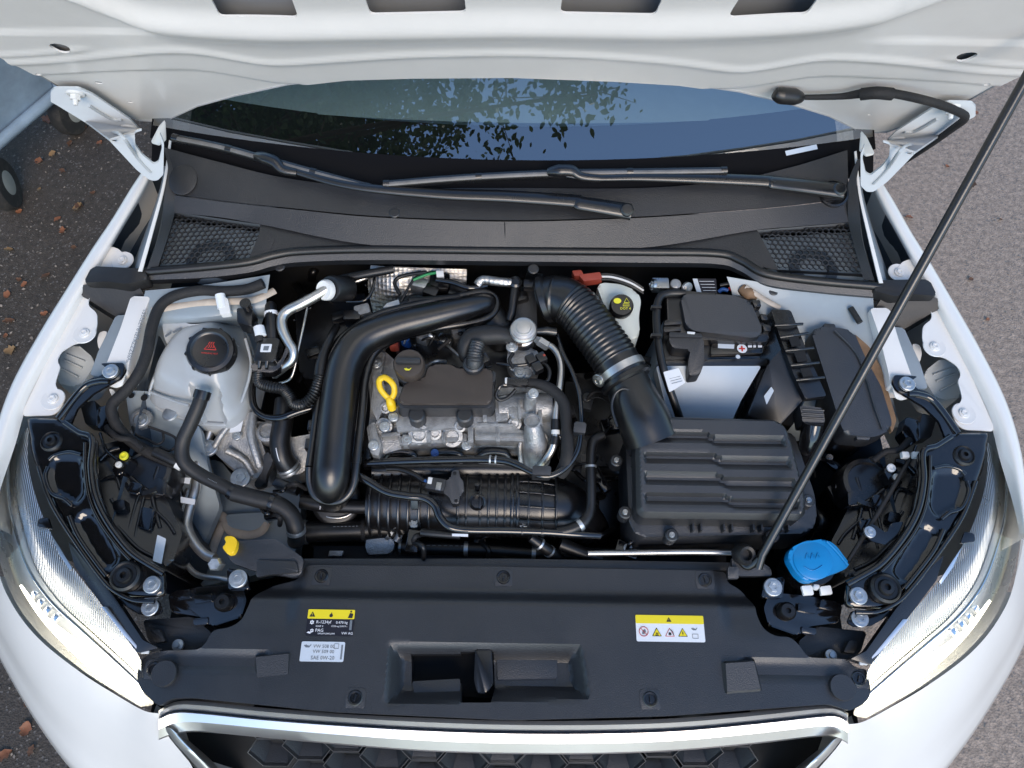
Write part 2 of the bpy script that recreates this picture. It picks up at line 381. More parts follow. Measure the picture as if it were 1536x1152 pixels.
def sticker(name, u0, v0, u1, v1, z, mk, parent, th=.0006, rnd=.003, **kw):
    """axis-aligned label on a level surface; returns its object and corner"""
    a, b = P(u0, v1, z), P(u1, v0, z); x0, x1, y0, y1 = a.x, P(u1, v1, z).x, a.y, b.y
    o = slab(name, [V((x0, y0, z + th)), V((x1, y0, z + th)), V((x1, y1, z + th)), V((x0, y1, z + th))], None, th, mk, parent, rnd=rnd, bev=0, **kw)
    return o, V((x0, y0, z + th)), x1 - x0, y1 - y0
EX, EY, EZ = V((1, 0, 0)), V((0, 1, 0)), V((0, 0, 1))
# ================================================================== the setting
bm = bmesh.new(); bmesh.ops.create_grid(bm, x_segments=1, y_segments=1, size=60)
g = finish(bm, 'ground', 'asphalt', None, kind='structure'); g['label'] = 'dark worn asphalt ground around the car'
car = thing('car', 'white hatchback car seen from the front with its hood propped open over the engine', 'car', (0, 0, 0))

# ------------------------------------------------------------------ hood (inner panel towards the camera)
HO = V((X0, .95, 1.226)); HT = V((0, -math.cos(R(62)), math.sin(R(62)))); HN = EX.cross(HT)
def HP(u, v):
    p = PPL(u, v, HO, HN) - HO; return (p.x, p.dot(HT))
def H3(s, t, h): return HO + EX * s + HT * t + HN * h
rear = [HP(*q) for q in [(208, 184), (245, 186), (262, 178), (295, 163), (350, 148), (430, 131), (520, 121), (620, 118), (768, 117)]]
side = [HP(105, 145), HP(50, 112), HP(0, 86)]
left = side[::-1] + rear
d = V(side[2]) - V(side[0]); d.normalize()
fr = [(-.80, .30), (-.805, .5), (-.77, .8), (-.66, 1.02), (-.3, 1.07)]
left = fr[::-1] + left
hood_poly = left + [(-a, b) for a, b in left[::-1] if a < -.003]
def HPh(u, v, h):
    p = PPL(u, v, HO + HN * h, HN) - HO; return (p.x, p.dot(HT))
def curve_t(px, h=0):
    q = sorted(HPh(*p, h) for p in px); xs = [a for a, b in q]; ts = [b for a, b in q]
    return lambda s: np.interp(s, xs, ts)
c_bead = curve_t([(25, 97), (100, 92), (200, 81), (270, 77), (315, 80), (345, 88), (375, 97), (410, 99), (512, 92), (600, 86), (768, 82), (900, 87), (1024, 97), (1100, 109), (1140, 110), (1170, 100), (1200, 91), (1240, 88), (1330, 93), (1450, 107), (1500, 112)], .003)
c_step = curve_t([(30, 116), (130, 110), (200, 107), (300, 106), (340, 110), (370, 121), (430, 128), (520, 130), (768, 128), (1000, 132), (1100, 136), (1150, 130), (1190, 118), (1230, 115), (1330, 119), (1450, 126), (1500, 132)])
c_big = curve_t([(40, -40), (110, 0), (150, 28), (200, 42), (280, 52), (400, 58), (512, 56), (768, 52), (1024, 56), (1200, 48), (1300, 36), (1380, 18), (1420, 0), (1480, -40)], .012)
c_rib = curve_t([(0, 50), (120, 50), (230, 50), (1300, 62), (1420, 64), (1536, 68)])
def hood_h(s, t):
    sm = lambda c: sum(c(s + d_) for d_ in (-.045, -.03, -.015, 0, .015, .03, .045)) / 7
    b, st, bg_, rb = sm(c_bead), sm(c_step), sm(c_big), c_rib(s)
    h = .0042 * np.exp(-((t - b) / .010) ** 2)
    h -= .0045 * sst(st - t, -.003, .006) * sst(np.abs(s), .28, .36)
    h += .014 * np.exp(-np.clip((t - bg_) / np.where(t > bg_, .034, .040), -6, 6) ** 2)
    h -= .005 * sst(t - bg_, .0, .05)
    h -= .004 * sst(t - rb, -.003, .006) * sst(np.abs(s), .50, .58) * sst(-(t - bg_), 0, .03)
    h += .0035 * np.exp(-((t - b - .030) / .007) ** 2) * sst(np.abs(s), .655, .69)
    return h
def HPc(u, v):
    h = 0
    for _ in range(8):
        q = HPh(u, v, h); h = float(hood_h(np.array([q[0]]), np.array([q[1]]))[0])
    return q
holes = [[HPc(*q) for q in l] for l in (
    [(300, -45), (317, 0), (329, 25), (447, 32), (438, 0), (430, -45)], [(540, -45), (548, 0), (555, 33), (699, 33), (697, 0), (696, -45)],
    [(845, -45), (843, 0), (840, 35), (983, 38), (993, 0), (1004, -45)], [(1122, -45), (1108, 0), (1092, 40), (1211, 34), (1226, 0), (1240, -45)])]
holes = [[(p.x, p.y) for p in fillet([V((a, b, 0)) for a, b in h], .008, 3)] for h in holes]
def oval(u, v, a, b, rot=0):
    c = HPc(u, v); return [(c[0] + a * math.cos(k * math.pi / 6), c[1] + b * math.sin(k * math.pi / 6)) for k in range(12)]
small = [oval(90, 71, .0145, .014), oval(57, 112, .005, .005), oval(148, 124, .007, .006), oval(195, 153, .005, .0045), oval(1450, 84, .0145, .014), oval(1481, 127, .005, .005), oval(1305, 172, .004, .004)]
hood = field('hood', hood_poly, .0082, hood_h, 'white_inner', car, H3, .003, -HN * 1.0, holes=holes + small, label='white underside of the raised hood with stamped ridges and cutouts')
def skin_h(s, t): return -.006 - (.042 * np.clip(1 - (s / .82) ** 2, 0, 1) + .012) * sst(t, .0, .3)
skin_poly = [(a * .995, b + (.004 if b < .06 else -.004)) for a, b in hood_poly]
field('outer_skin', skin_poly, .03, skin_h, 'grey_inner', hood, H3, .004, HN)
for s in (1, -1):
    def hp(u, v, h=.004):
        a, b = HP(u, v); p = H3(a, b, h); return p if s > 0 else mir(p)
    # white hinge plate bolted to the hood, its arm looping back to the body
    br = [(76, 128), (82, 122), (118, 122), (140, 132), (195, 170), (207, 183), (209, 186), (213, 196), (202, 199), (203, 218), (213, 232), (231, 247), (238, 243), (243, 222), (240, 200), (246, 215), (245, 262), (236, 271), (226, 271), (205, 255), (165, 212), (128, 175), (85, 148), (76, 143)]
    def hz(u, v, h=.012):
        if v < 192: return hp(u, v, h)
        p = P(u, v, 1.20 - (v - 192) / 80 * .175 + (h - .012)); return p if s > 0 else mir(p)
    hinge = slab('hinge_plate', [hz(u, v) for u, v in br], None, .0035, 'hinge_paint', car, rnd=.006, bev=.001, up=HN, label='white hinge bracket bolted under the hood corner')
    tube('rib', [hp(133, 147, .0135), hp(150, 158, .0135), hp(168, 168, .0135), hp(182, 169, .0135)], .0035, 'hinge_paint', hinge, n=8)
    tube('rib', [hz(136, 176, .0125), hz(160, 190, .0125), hz(180, 201, .0135), hz(205, 235, .0135), hz(226, 258, .0135)], .003, 'hinge_paint', hinge, n=8)
    for u, v in ((113, 129), (193, 181)):
        bolt(hp(u, v, .014), .009, hinge, 'white_plastic', HN, h=.9)
        lathe('stud', [(.0045, 0), (.0045, .008), (.0035, .010), (0, .010)], hp(u, v, .024), 'white_plastic', hinge, HN, n=12)
    o = hz(172, 211, .0155); lathe('hole', [(.004, 0), (0, .0003)], o, 'dark_void', hinge, HN, n=12)

# ------------------------------------------------------------------ windshield, dashboard, cabin
def gl(x, q): return V((X0 + x, .983 + .062 * (x / .66) ** 2 + q * math.cos(R(25)), .985 + q * math.sin(R(25)) - .02 * (q ** 2)))
xs = [(-.74 + 1.48 * i / 24) for i in range(25)]
wind = loft('windshield', [[gl(x * (1 - .12 * q), q) for x in xs] for q in (0, .05, .1, .15, .2, .27, .35, .5, .7)], 'windshield_glass', car, ku=3, kv=2, label='curved windshield glass reflecting tree and blue sky')
loft('black_border', [[gl(x, q) + V((0, 0, .0015)) for x in xs] for q in (-.075, -.05, -.02, .004)], 'frit', wind, ku=1)
for s in (-1, 1): loft('black_border', [[gl(s * (.70 + a) * (1 - .12 * q), q) - V((0, 0, .003)) for q in (-.02, .1, .2, .35, .5, .7)] for a in (0, .045)], 'frit', wind, ku=1)
dash = loft('dashboard', [[V((X0 + x * .93, .983 + .062 * (x / .66) ** 2 + y, z)) for x in xs] for y, z in ((.0, .935), (.06, .95), (.125, .957), (.13, .952))], 'interior', car, ku=1)
loft('dashboard_pad', [[V((X0 + x * .93, .983 + .05 * (x / .66) ** 2 + y, z + .006 * math.cos(x * 4))) for x in xs] for y, z in ((.128, .958), (.2, .966), (.32, .965), (.42, .95), (.44, .70))], 'interior_light', dash, ku=1, kv=2)
loft('front_bench', [[V((X0 + x, y, z)) for x in (-.7, -.35, 0, .35, .7)] for y, z in ((1.30, .62), (1.5, .68), (2.0, .62), (2.1, .95), (2.15, 1.2))], 'interior_light', car, kv=3, label='pale grey front seats inside the cabin')
st = gl(0, 0)
sw = loft('windshield_sticker', [[PPL(u, v, gl(.62, .02), V((.1, -.42, .9)).normalized()) + V((0, -.001, .002)) for u, v in r] for r in ([(1177, 227), (1224, 217)], [(1179, 234), (1226, 224)])], 'label_silver', wind, ku=1)
loft('roof', [[gl(x * .88, .72 + y) * 1 + V((0, 0, -y * .35)) for x in xs[::2]] for y in (0, .25, .6, 1.1, 1.6)], 'white_paint', car, ku=1, kv=2)
# A-pillar feet
for s in (-1, 1):
    f_ = (lambda p: p) if s < 0 else mir
    loft('pillar', [[f_(gl(-.745 * (1 - .12 * q), q) + V((-.0, 0, a))) for q in (.12, .2, .4, .7)] for a in (-.03, .01)] + [[f_(gl(-.80 * (1 - .12 * q), q) + V((0, .02, -.05))) for q in (.12, .2, .4, .7)]], 'white_paint', car, ku=2)

# ------------------------------------------------------------------ scuttle (black plastic cowl) below the glass
def zl(z): return lambda l: [(u, v, z) for u, v in l]
c_r0 = [(247, 222, .985), (330, 244, .98), (430, 268, .972), (560, 282, .968), (768, 283, .966), (960, 283, .968), (1090, 272, .972), (1185, 252, .978), (1270, 226, .985)]
c_r1 = [(262, 292, .955), (345, 303, .953), (440, 313, .951), (570, 325, .95), (762, 331, .95), (950, 326, .95), (1085, 317, .951), (1180, 309, .953), (1272, 298, .955)]
cowl = loft('cowl_cover', [c_r0, c_r1], 'cowl_plastic', car, ku=8, thick=-.003, label='dark grey plastic scuttle panel under the windshield')
r1b = [(u, v + 1.5, z - .001) for u, v, z in c_r1]
c_r2 = [(250, 318, .937), (330, 326, .935), (398, 338, .932), (560, 368, .918), (762, 374, .916), (960, 372, .917), (1128, 346, .930), (1195, 340, .934), (1284, 333, .937)]
loft('front_band', [r1b, c_r2], 'cowl_plastic', cowl, ku=8, thick=-.003)
for u, v, z in ((420, 252, .985), ):
    pass
lip = [(214, 402, .915), (300, 399, .915), (372, 391, .915), (410, 381, .914), (452, 375, .914), (560, 372, .914), (757, 374, .914), (960, 376, .914), (1075, 378, .914), (1112, 389, .914), (1150, 409, .915), (1230, 420, .915), (1309, 427, .915)]
mid = [(256, 320, .93), (310, 325, .93), (396, 338, .929), (405, 348, .924), (440, 358, .92), (560, 364, .918), (757, 368, .917), (960, 367, .918), (1090, 362, .92), (1120, 352, .924), (1134, 345, .929), (1200, 341, .93), (1284, 334, .93)]
loft('lower_ledge', [[(392, 330, .930), (470, 348, .920), (560, 362, .914), (762, 368, .912), (960, 366, .913), (1060, 354, .919), (1134, 340, .928)], [(384, 386, .914), (450, 376, .9125), (560, 373, .912), (762, 375, .912), (960, 377, .912), (1075, 379, .9125), (1145, 404, .914)]], 'cowl_plastic', cowl, ku=6, thick=-.002)
for s in (1, -1):
    f_ = (lambda p: p) if s < 0 else mir
    loft('cowl_side', [[f_(P(*q)) for q in [(246, 222, .987), (252, 255, .975), (247, 290, .962), (239, 345, .942), (220, 404, .922)]], [f_(P(*q)) for q in [(252, 224, .984), (264, 258, .968), (264, 294, .953), (258, 330, .932), (236, 403, .914)]]], 'cowl_plastic', cowl, ku=5, thick=-.003)
seal = tube('seal', [(170, 414, .908), (200, 409, .914)] + [(u, v + 2, z) for u, v, z in lip[1:]] + [(1345, 434, .91)], .0085, 'rubber', cowl, k=6, n=12, label='rubber seal strip along the cowl edge')
loft('front_wall', [[(u, v + 6, z - .004) for u, v, z in lip], [(u, v + 17, z - .012) for u, v, z in lip], [(u, v + 23, z - .030) for u, v, z in lip]], 'plastic', cowl, ku=6, thick=-.002)
tube('seam', [(757, 333, .951), (758, 372, .9185)], .0012, 'dark_void', cowl, n=6)
for u, v in ((592, 320), (800, 404), (1160, 436), (420, 400)):
    lathe('clip', [(.011, 0), (.011, .003), (.009, .0045), (0, .0045)], P(u, v, .953 if v < 340 else .888), 'cowl_plastic', cowl, (0, -.2, 1), n=18)
lathe('access_cap', [(.033, -.002), (.033, .002), (.030, .003), (0, .003)], PZ(275, 270, lambda p: .969), 'cowl_plastic', cowl, (0, -.25, 1), sx=.85)
lathe('pivot_well', [(.030, -.004), (.030, .003), (.026, .004), (.024, -.002), (0, -.002)], PZ(1250, 290, lambda p: .962), 'plastic_smooth', cowl, (0, -.25, 1))
# honeycomb intake grilles in their recesses
def honeycomb(name, quad, nx, parent, z0, dz):
    a, b, c, d_ = [p if isinstance(p, V) else P(*p) for p in quad]; poly = [a, b, c, d_]
    bx = (b - a).normalized(); nn = (b - a).cross(d_ - a).normalized(); by = nn.cross(bx)
    if nn.z < 0: nn = -nn
    q2 = [((p - a).dot(bx), (p - a).dot(by)) for p in poly]
    wd = max(x for x, y in q2) - min(x for x, y in q2); rr = wd / nx / 1.732
    bmh = bmesh.new(); x0_, y0_ = min(x for x, y in q2), min(y for x, y in q2); y1_ = max(y for x, y in q2); j = 0; yy = y0_
    L = []
    while yy < y1_ + rr:
        xx = x0_ + (rr * .866 if j % 2 else 0)
        while xx < x0_ + wd + rr: L.append((xx, yy)); xx += rr * 1.732
        yy += rr * 1.5; j += 1
    A = np.array(L); ok = sdpoly(A[:, 0], A[:, 1], q2) < -rr * .55
    for (xx, yy), k in zip(L, ok):
        if not k: continue
        o3 = a + bx * xx + by * yy
        ro = [bmh.verts.new(o3 + bx * (rr * math.sin(t * math.pi / 3)) + by * (rr * math.cos(t * math.pi / 3))) for t in range(6)]
        ri = [bmh.verts.new(o3 + bx * (rr * .80 * math.sin(t * math.pi / 3)) + by * (rr * .80 * math.cos(t * math.pi / 3)) - nn * .0004) for t in range(6)]
        rl = [bmh.verts.new(v.co - nn * .004) for v in ri]
        for t in range(6):
            bmh.faces.new((ro[t], ro[(t + 1) % 6], ri[(t + 1) % 6], ri[t])); bmh.faces.new((ri[t], ri[(t + 1) % 6], rl[(t + 1) % 6], rl[t]))
    return finish(bmh, name, 'cowl_plastic', parent, 20, kind='stuff', recalc=False, label='honeycomb air intake mesh in the cowl'), poly
for s, quad in ((-1, [(233, 399, .915), (372, 390, .913), (394, 340, .922), (258, 320, .926)]), (1, [(1168, 404, .913), (1304, 411, .915), (1283, 336, .926), (1136, 348, .922)])):
    hc, q = honeycomb('intake_mesh', quad, 18, cowl, 0, 0)
    cc = sum(q, V()) / 4
    fr_ = [p + (p - cc) * .055 + V((0, 0, .002)) for p in q]; q_in = [p - (p - cc) * .02 for p in q]
    loft('mesh_frame', [fr_ + [fr_[0]], [p + V((0, 0, -.001)) for p in q + [q[0]]], [p + V((0, 0, -.012)) for p in q_in + [q_in[0]]]], 'cowl_plastic', cowl, ku=1)
    # painted body pan and bearing cup under the mesh
    pan = [V((p.x, p.y, .893)) for p in [cc + (p - cc) * 1.1 for p in q]]
    slab('scuttle_pan', pan, None, .01, 'primer', cowl, rnd=.0, bev=0)
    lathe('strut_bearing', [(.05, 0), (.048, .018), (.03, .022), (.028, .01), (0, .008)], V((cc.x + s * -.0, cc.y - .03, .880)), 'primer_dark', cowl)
slope_l = loft('mesh_cheek', [[(394, 340, .927), (405, 350, .924), (412, 362, .92)], [(372, 392, .913), (388, 388, .913), (402, 383, .913)]], 'cowl_plastic', cowl, ku=4, thick=-.002)
loft('mesh_cheek', [[(1136, 347, .927), (1125, 351, .924), (1116, 357, .92)], [(1168, 406, .913), (1148, 402, .913), (1130, 394, .913)]], 'cowl_plastic', cowl, ku=4, thick=-.002)
# black end blocks where the scuttle meets the fenders
for s in (-1, 1):
    f_ = (lambda p: p) if s < 0 else mir
    A_ = [f_(P(*q)) for q in [(138, 399, .925), (200, 402, .925), (216, 404, .925), (222, 418, .918), (190, 426, .922), (160, 422, .924), (125, 424, .92)]]
    eb = slab('scuttle_end_block', A_, None, .03, 'rubber_grey', car, rnd=.008, bev=.004, label='black foam end block between scuttle and fender')
    slab('lower_block', [f_(P(*q)) for q in [(120, 428, .905), (150, 425, .905), (205, 424, .905), (221, 450, .885), (205, 462, .87), (180, 478, .86), (165, 470, .86), (118, 440, .90)]], None, .04, 'rubber_grey', eb, rnd=.006, bev=.006)

# ------------------------------------------------------------------ wipers
def wiper(blade, arm, adapter, piv):
    wp = obj('wiper', bpy.data.meshes.new('wiper'), None, car) if 0 else None
    root = tube('wiper_arm', arm, [.007, .007, .009] + [.013 + .006 * i / (len(arm) - 4) for i in range(len(arm) - 3)], 'plastic_smooth', car, k=8, n=10, squash=.55, label='black wiper arm lying along the scuttle')
    tube('blade', blade, .0085, 'plastic_smooth', root, k=8, n=8)
    tube('steel_spine', [(p[0], p[1] - 1.5, p[2] + .0045) for p in blade], .0062, 'wiper_metal', root, k=8, n=8, squash=.6)
    tube('rubber_edge', [(p[0], p[1] + 5, p[2] - .006) for p in blade], .003, 'rubber', root, k=8, n=8)
    tube('adapter', adapter, [.008, .013, .013, .009, .008], 'plastic_smooth', root, k=5, n=8, squash=.8)
    for f in (.0, .3, .72, 1.0):
        i = f * (len(blade) - 1); a = blade[int(i)]; b = blade[min(int(i) + 1, len(blade) - 1)]; t = i - int(i)
        q = P(*[a[j] * (1 - t) + b[j] * t for j in range(3)]); dd = P(*blade[-1]) - P(*blade[0])
        tube('blade_clip', [q - dd.normalized() * .006 + V((0, 0, .001)), q + dd.normalized() * .006 + V((0, 0, .001))], .0088, 'plastic_smooth', root, n=8, smooth=False)
    p = P(*piv); lathe('pivot_cap', [(.013, -.01), (.013, .006), (.010, .009), (0, .010)], p, 'plastic_smooth', root, (0, -.3, 1))
    return root
wiper([(264, 208, 1.01), (330, 221, 1.008), (400, 240, 1.004), (480, 262, .998), (552, 281, .99)],
      [(400, 243, 1.01), (440, 256, 1.005), (530, 279, .998), (660, 291, .988), (760, 295, .985), (862, 302, .982), (868, 305, .982), (905, 311, .978), (946, 318, .972)],
      [(384, 233, 1.01), (396, 237, 1.014), (412, 243, 1.014), (424, 255, 1.008), (445, 259, 1.004)], (940, 316, .98))
wiper([(580, 277, .995), (690, 268, 1.0), (830, 261, 1.002), (960, 259, 1.002), (1085, 257, 1.0)],
      [(850, 262, 1.01), (890, 267, 1.008), (960, 266, 1.004), (1060, 268, .998), (1150, 272, .994), (1156, 274, .994), (1200, 279, .985), (1262, 287, .976)],
      [(822, 258, 1.01), (838, 256, 1.016), (858, 257, 1.014), (872, 265, 1.008), (900, 268, 1.006)], (1258, 285, .982))

# ------------------------------------------------------------------ fenders (traced on the passenger side, mirrored)
def zfl(p): return .855 + (p.y - .40) * .11
def FL(u, v, dz=0): return PZ(u, v, lambda p: zfl(p) + dz)
fl_in = [(1353, 393), (1345, 404), (1344, 412), (1356, 418), (1372, 428), (1393, 458), (1399, 478), (1384, 489), (1383, 508), (1388, 525), (1402, 534), (1416, 536), (1436, 549), (1442, 563), (1436, 571), (1442, 592), (1443, 602), (1428, 613), (1430, 628), (1437, 639), (1448, 645), (1489, 647)]
fl_out = [(1490, 640), (1478, 612), (1448, 545), (1412, 470), (1380, 410), (1368, 388)]
sil = [(1316, 262, -.0), (1340, 300, 0), (1366, 346, 0), (1396, 394, 0), (1430, 452, 0), (1470, 522, 0), (1508, 598, 0), (1530, 668, 0), (1541, 740, 0), (1545, 800, 0)]
crs = [(1306, 268), (1326, 308), (1352, 356), (1378, 402), (1412, 462), (1452, 534), (1492, 614), (1512, 670), (1527, 740), (1535, 800)]
gut = [(1303, 269), (1322, 310), (1348, 357), (1373, 404), (1404, 466), (1442, 540), (1481, 620), (1500, 690), (1518, 750), (1530, 800)]
for s in (1, -1):
    f_ = (lambda p: p) if s > 0 else mir
    pol = [f_(FL(*q, -.002)) for q in fl_in] + [f_(FL(*q, -.002)) for q in fl_out]
    fender = loft('fender', [[f_(FL(u, v, -.004)) for u, v in gut], [f_(FL(u, v, .012)) for u, v in crs], [f_(FL((a[0] + b[0]) / 2, (a[1] + b[1]) / 2, .016)) for a, b in zip(crs, sil)],
                             [f_(FL(u, v, .004)) for u, v, _ in sil], [f_(FL(u, v, .004)) + V((s * .012, 0, -.05)) for u, v, _ in sil], [f_(FL(u, v, .004)) + V((s * .03, 0, -.20)) for u, v, _ in sil], [f_(FL(u, v, .004)) + V((s * .02, 0, -.45)) for u, v, _ in sil]],
                  'white_paint', car, ku=6, kv=3, ang=70, label='white front fender with scalloped mounting flange beside the engine bay')
    slab('flange', [p + V((0, 0, .001)) for p in pol], None, .0025, 'white_paint', fender, rnd=.008, bev=.0008)
    for u, v in ((1402, 520), (1446, 620), (1349, 409)):
        p = f_(FL(u, v)); lathe('fixing_dimple', [(.022, 0), (.021, .0015), (.014, .0008)], p + V((0, 0, -.001)), 'white_paint', fender); bolt(p + V((0, 0, .001)), .0065, fender, 'white_paint', h=.35, washer=1.5)
    # dark inner wall of the fender beside the scuttle
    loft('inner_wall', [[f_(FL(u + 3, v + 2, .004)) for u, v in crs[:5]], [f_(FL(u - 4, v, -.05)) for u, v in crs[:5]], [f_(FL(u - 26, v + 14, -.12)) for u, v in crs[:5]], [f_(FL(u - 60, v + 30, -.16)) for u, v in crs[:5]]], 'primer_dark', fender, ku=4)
    # white scuttle side rail between the dark gap and the plastic cowl
    loft('scuttle_rail', [[f_(P(*q)) for q in [(1281, 228, .984), (1287, 290, .964), (1300, 350, .948), (1318, 425, .925)]], [f_(P(*q)) for q in [(1284, 227, .984), (1291, 290, .964), (1305, 350, .948), (1324, 425, .925)]]], 'white_paint', fender, ku=5, thick=-.002)
    loft('scuttle_wall', [[f_(P(*q)) for q in [(1284, 228, .98), (1291, 291, .96), (1305, 351, .944), (1324, 426, .921)]], [f_(P(*q)) for q in [(1286, 236, .93), (1297, 300, .89), (1318, 370, .87), (1340, 432, .86)]]], 'primer', fender, ku=5)
    slab('pillar_foot', [f_(P(*q)) for q in [(1292, 196, 1.03), (1300, 205, 1.03), (1312, 230, 1.005), (1300, 233, 1.0), (1290, 224, 1.0)]], None, .004, 'white_paint', fender, rnd=.003, bev=.001)
    # grey absorber block poking up between fender and rail
    ab = [f_(P(*q)) for q in [(1412, 537, .835), (1436, 549, .838), (1442, 563, .835), (1437, 575, .83), (1441, 596, .815), (1418, 600, .81), (1402, 595, .81), (1386, 568, .825), (1388, 556, .83)]]
    abo = slab('crash_absorber', ab, None, .07, 'absorber', car, rnd=.006, bev=.006, taper=-.05, label='pale grey plastic absorber block under the fender flange')
    for q0, q1 in (((1400, 562, .829), (1428, 552, .836)), ((1404, 572, .825), (1432, 560, .834)), ((1410, 586, .82), (1434, 574, .828))): tube('rib', [f_(P(*q0)), f_(P(*q1))], .002, 'absorber', abo, n=8)
# ------------------------------------------------------------------ upper rails (white), strut towers and bay shell
vin = None
for s in (1, -1):
    f_ = (lambda p: p) if s > 0 else mir
    top = [(1305, 462, .90), (1334, 462, .90), (1348, 510, .895), (1368, 566, .885), (1376, 580, .88), (1336, 580, .88), (1332, 555, .885), (1318, 500, .893)]
    rail = slab('inner_rail', [f_(P(*q)) for q in top], None, .05, 'white_inner', car, rnd=.006, bev=.006, label='white inner wing rail beside the strut tower')
    slab('outer_step', [f_(P(*q)) for q in [(1336, 490, .87), (1356, 492, .87), (1380, 545, .862), (1392, 582, .855), (1366, 585, .855), (1350, 530, .865)]], None, .04, 'primer', rail, rnd=.004, bev=.005)
    tb = slab('rail_tab', [f_(P(*q)) for q in [(1368, 515, .86), (1380, 517, .858), (1383, 530, .856), (1380, 543, .854), (1374, 540, .855)]], None, .002, 'white_inner', rail, rnd=.006, bev=.0005)
    slab('front_tab', [f_(P(*q)) for q in [(1338, 578, .882), (1372, 583, .88), (1368, 596, .876), (1352, 600, .874), (1343, 596, .876)]], None, .003, 'white_inner', rail, rnd=.005, bev=.001)
rail_l = bpy.data.objects['inner_rail.001']
a_, b_ = P(190, 545, .8865), P(217, 464, .9015)
ey_ = (P(217, 464, .9) - P(190, 545, .8865)).normalized(); ex_ = ey_.cross(EZ)
text('*VSSZZZKJZLR177255*', .0112, 'ink_grey', rail_l, P(194, 545, .8885), ey_, -ex_, label='stamped chassis number along the white rail')
# strut towers
tl = loft('strut_tower', [[(218, 436, .902), (300, 428, .902), (405, 412, .895)], [(212, 462, .893), (300, 458, .893), (400, 446, .885)], [(208, 486, .87), (300, 482, .875), (398, 470, .86)], [(206, 510, .80), (300, 500, .78), (392, 490, .77)], [(205, 570, .74), (300, 566, .70), (388, 540, .70)], [(206, 640, .66), (295, 640, .62), (370, 620, .60)]], 'primer', car, ku=6, kv=4, label='pale blue grey painted inner wing and strut tower behind the coolant tank')
tr = loft('strut_tower', [[(1090, 415, .90), (1200, 432, .90), (1310, 440, .90)], [(1100, 450, .87), (1190, 452, .885), (1312, 470, .885)], [(1110, 540, .80), (1200, 540, .82), (1330, 560, .84)], [(1120, 660, .6), (1240, 660, .68), (1350, 640, .70)]], 'primer', car, ku=6, kv=4, label='pale grey strut tower behind the fuse box')
tube('sealant_bead', [(228, 466, .893), (290, 455, .893), (345, 452, .893), (380, 450, .89), (412, 436, .88)], .008, 'sealant', tl, n=8, squash=.5)
tube('sealant_bead', [(1118, 430, .895), (1145, 448, .888), (1170, 462, .88)], .006, 'sealant', tr, n=8, squash=.5)
tube('stud', [(1276, 462, .89), (1290, 484, .89)], .006, 'rubber_grey', tr, n=10, smooth=False)
# front side panel of the bay behind the lamp, with studs and bracket holes
ap = slab('wing_panel', [(188, 585, .80), (240, 588, .80), (262, 610, .79), (300, 640, .78), (312, 700, .74), (330, 760, .66), (300, 830, .6), (260, 740, .66), (225, 690, .72), (195, 640, .77)], None, .02, 'primer', car, rnd=.01, bev=.004, label='blue grey painted panel below the coolant tank with bolt and wires')
for u, v, r_ in ((198, 594, .006), (217, 597, .007)): lathe('hole', [(r_, 0), (0, .0003)], P(u, v, .7993) + V((0, 0, .002)), 'dark_void', ap, n=14)
bolt(P(212, 630, .79), .008, ap); lathe('rosette', [(.022, -.004), (.021, .004), (.014, .006), (.013, .003)], P(212, 629, .786), 'cast_alu', ap, n=11)
lathe('plug', [(.015, 0), (.013, .003), (0, .004)], P(255, 621, .793), 'zinc', ap)
# lower well and floor of the bay
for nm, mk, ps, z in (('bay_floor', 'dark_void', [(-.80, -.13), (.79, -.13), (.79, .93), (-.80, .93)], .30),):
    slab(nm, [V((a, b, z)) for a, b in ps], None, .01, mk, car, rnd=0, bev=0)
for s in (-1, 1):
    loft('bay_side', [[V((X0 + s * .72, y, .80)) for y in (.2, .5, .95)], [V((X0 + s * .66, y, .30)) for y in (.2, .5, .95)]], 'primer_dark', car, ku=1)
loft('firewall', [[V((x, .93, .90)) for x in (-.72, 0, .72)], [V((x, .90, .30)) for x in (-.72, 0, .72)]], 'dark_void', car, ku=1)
# ------------------------------------------------------------------ slam panel cover
SZ = .785
outl = [(455, 843), (768, 846), (1096, 852), (1098, 868), (1120, 880), (1134, 900), (1138, 925), (1147, 945), (1165, 955), (1186, 955), (1200, 968), (1212, 986), (1275, 988), (1284, 998), (1308, 1006), (1313, 1042), (1300, 1056), (1278, 1066), (1266, 1062), (1245, 1056), (1000, 1074), (768, 1080), (500, 1068), (280, 1046), (252, 1048), (236, 1060), (206, 1035), (198, 1012), (206, 985), (238, 975), (298, 974), (310, 962), (318, 945), (345, 941), (362, 930), (370, 908), (378, 888), (400, 874), (443, 863)]
def sp(l, z=SZ): return [(p.x, p.y) for p in (P(u, v, z) for u, v in l)]
sl_poly = [(p.x, p.y) for p in fillet([V((a, b, 0)) for a, b in sp(outl)], .012, 3)]
rec_o = sp([(584, 966), (872, 968), (884, 1048), (578, 1056)]); rec_i = sp([(612, 976), (838, 976), (838, 1020), (748, 1024), (742, 1054), (612, 1054)])
hol = sp([(614, 979), (690, 979), (690, 976), (740, 976), (742, 1030), (736, 1054), (692, 1054), (690, 1022), (614, 1024)])
yA, yB = P(768, 884, SZ).y, P(768, 904, SZ).y
wedges = [sp([(385, 985), (432, 980), (432, 1022), (385, 1026)]), sp([(1086, 994), (1128, 992), (1140, 1034), (1090, 1036)])]
discs = [(P(246, 1010, SZ), .0215), (P(1264, 1031, SZ), .0215)]
clips = [P(u, v, SZ) for u, v in ((478, 860), (755, 862), (1062, 866), (533, 1047), (975, 1049), (228, 1003), (1292, 1017))]
yF = P(768, 1075, SZ).y
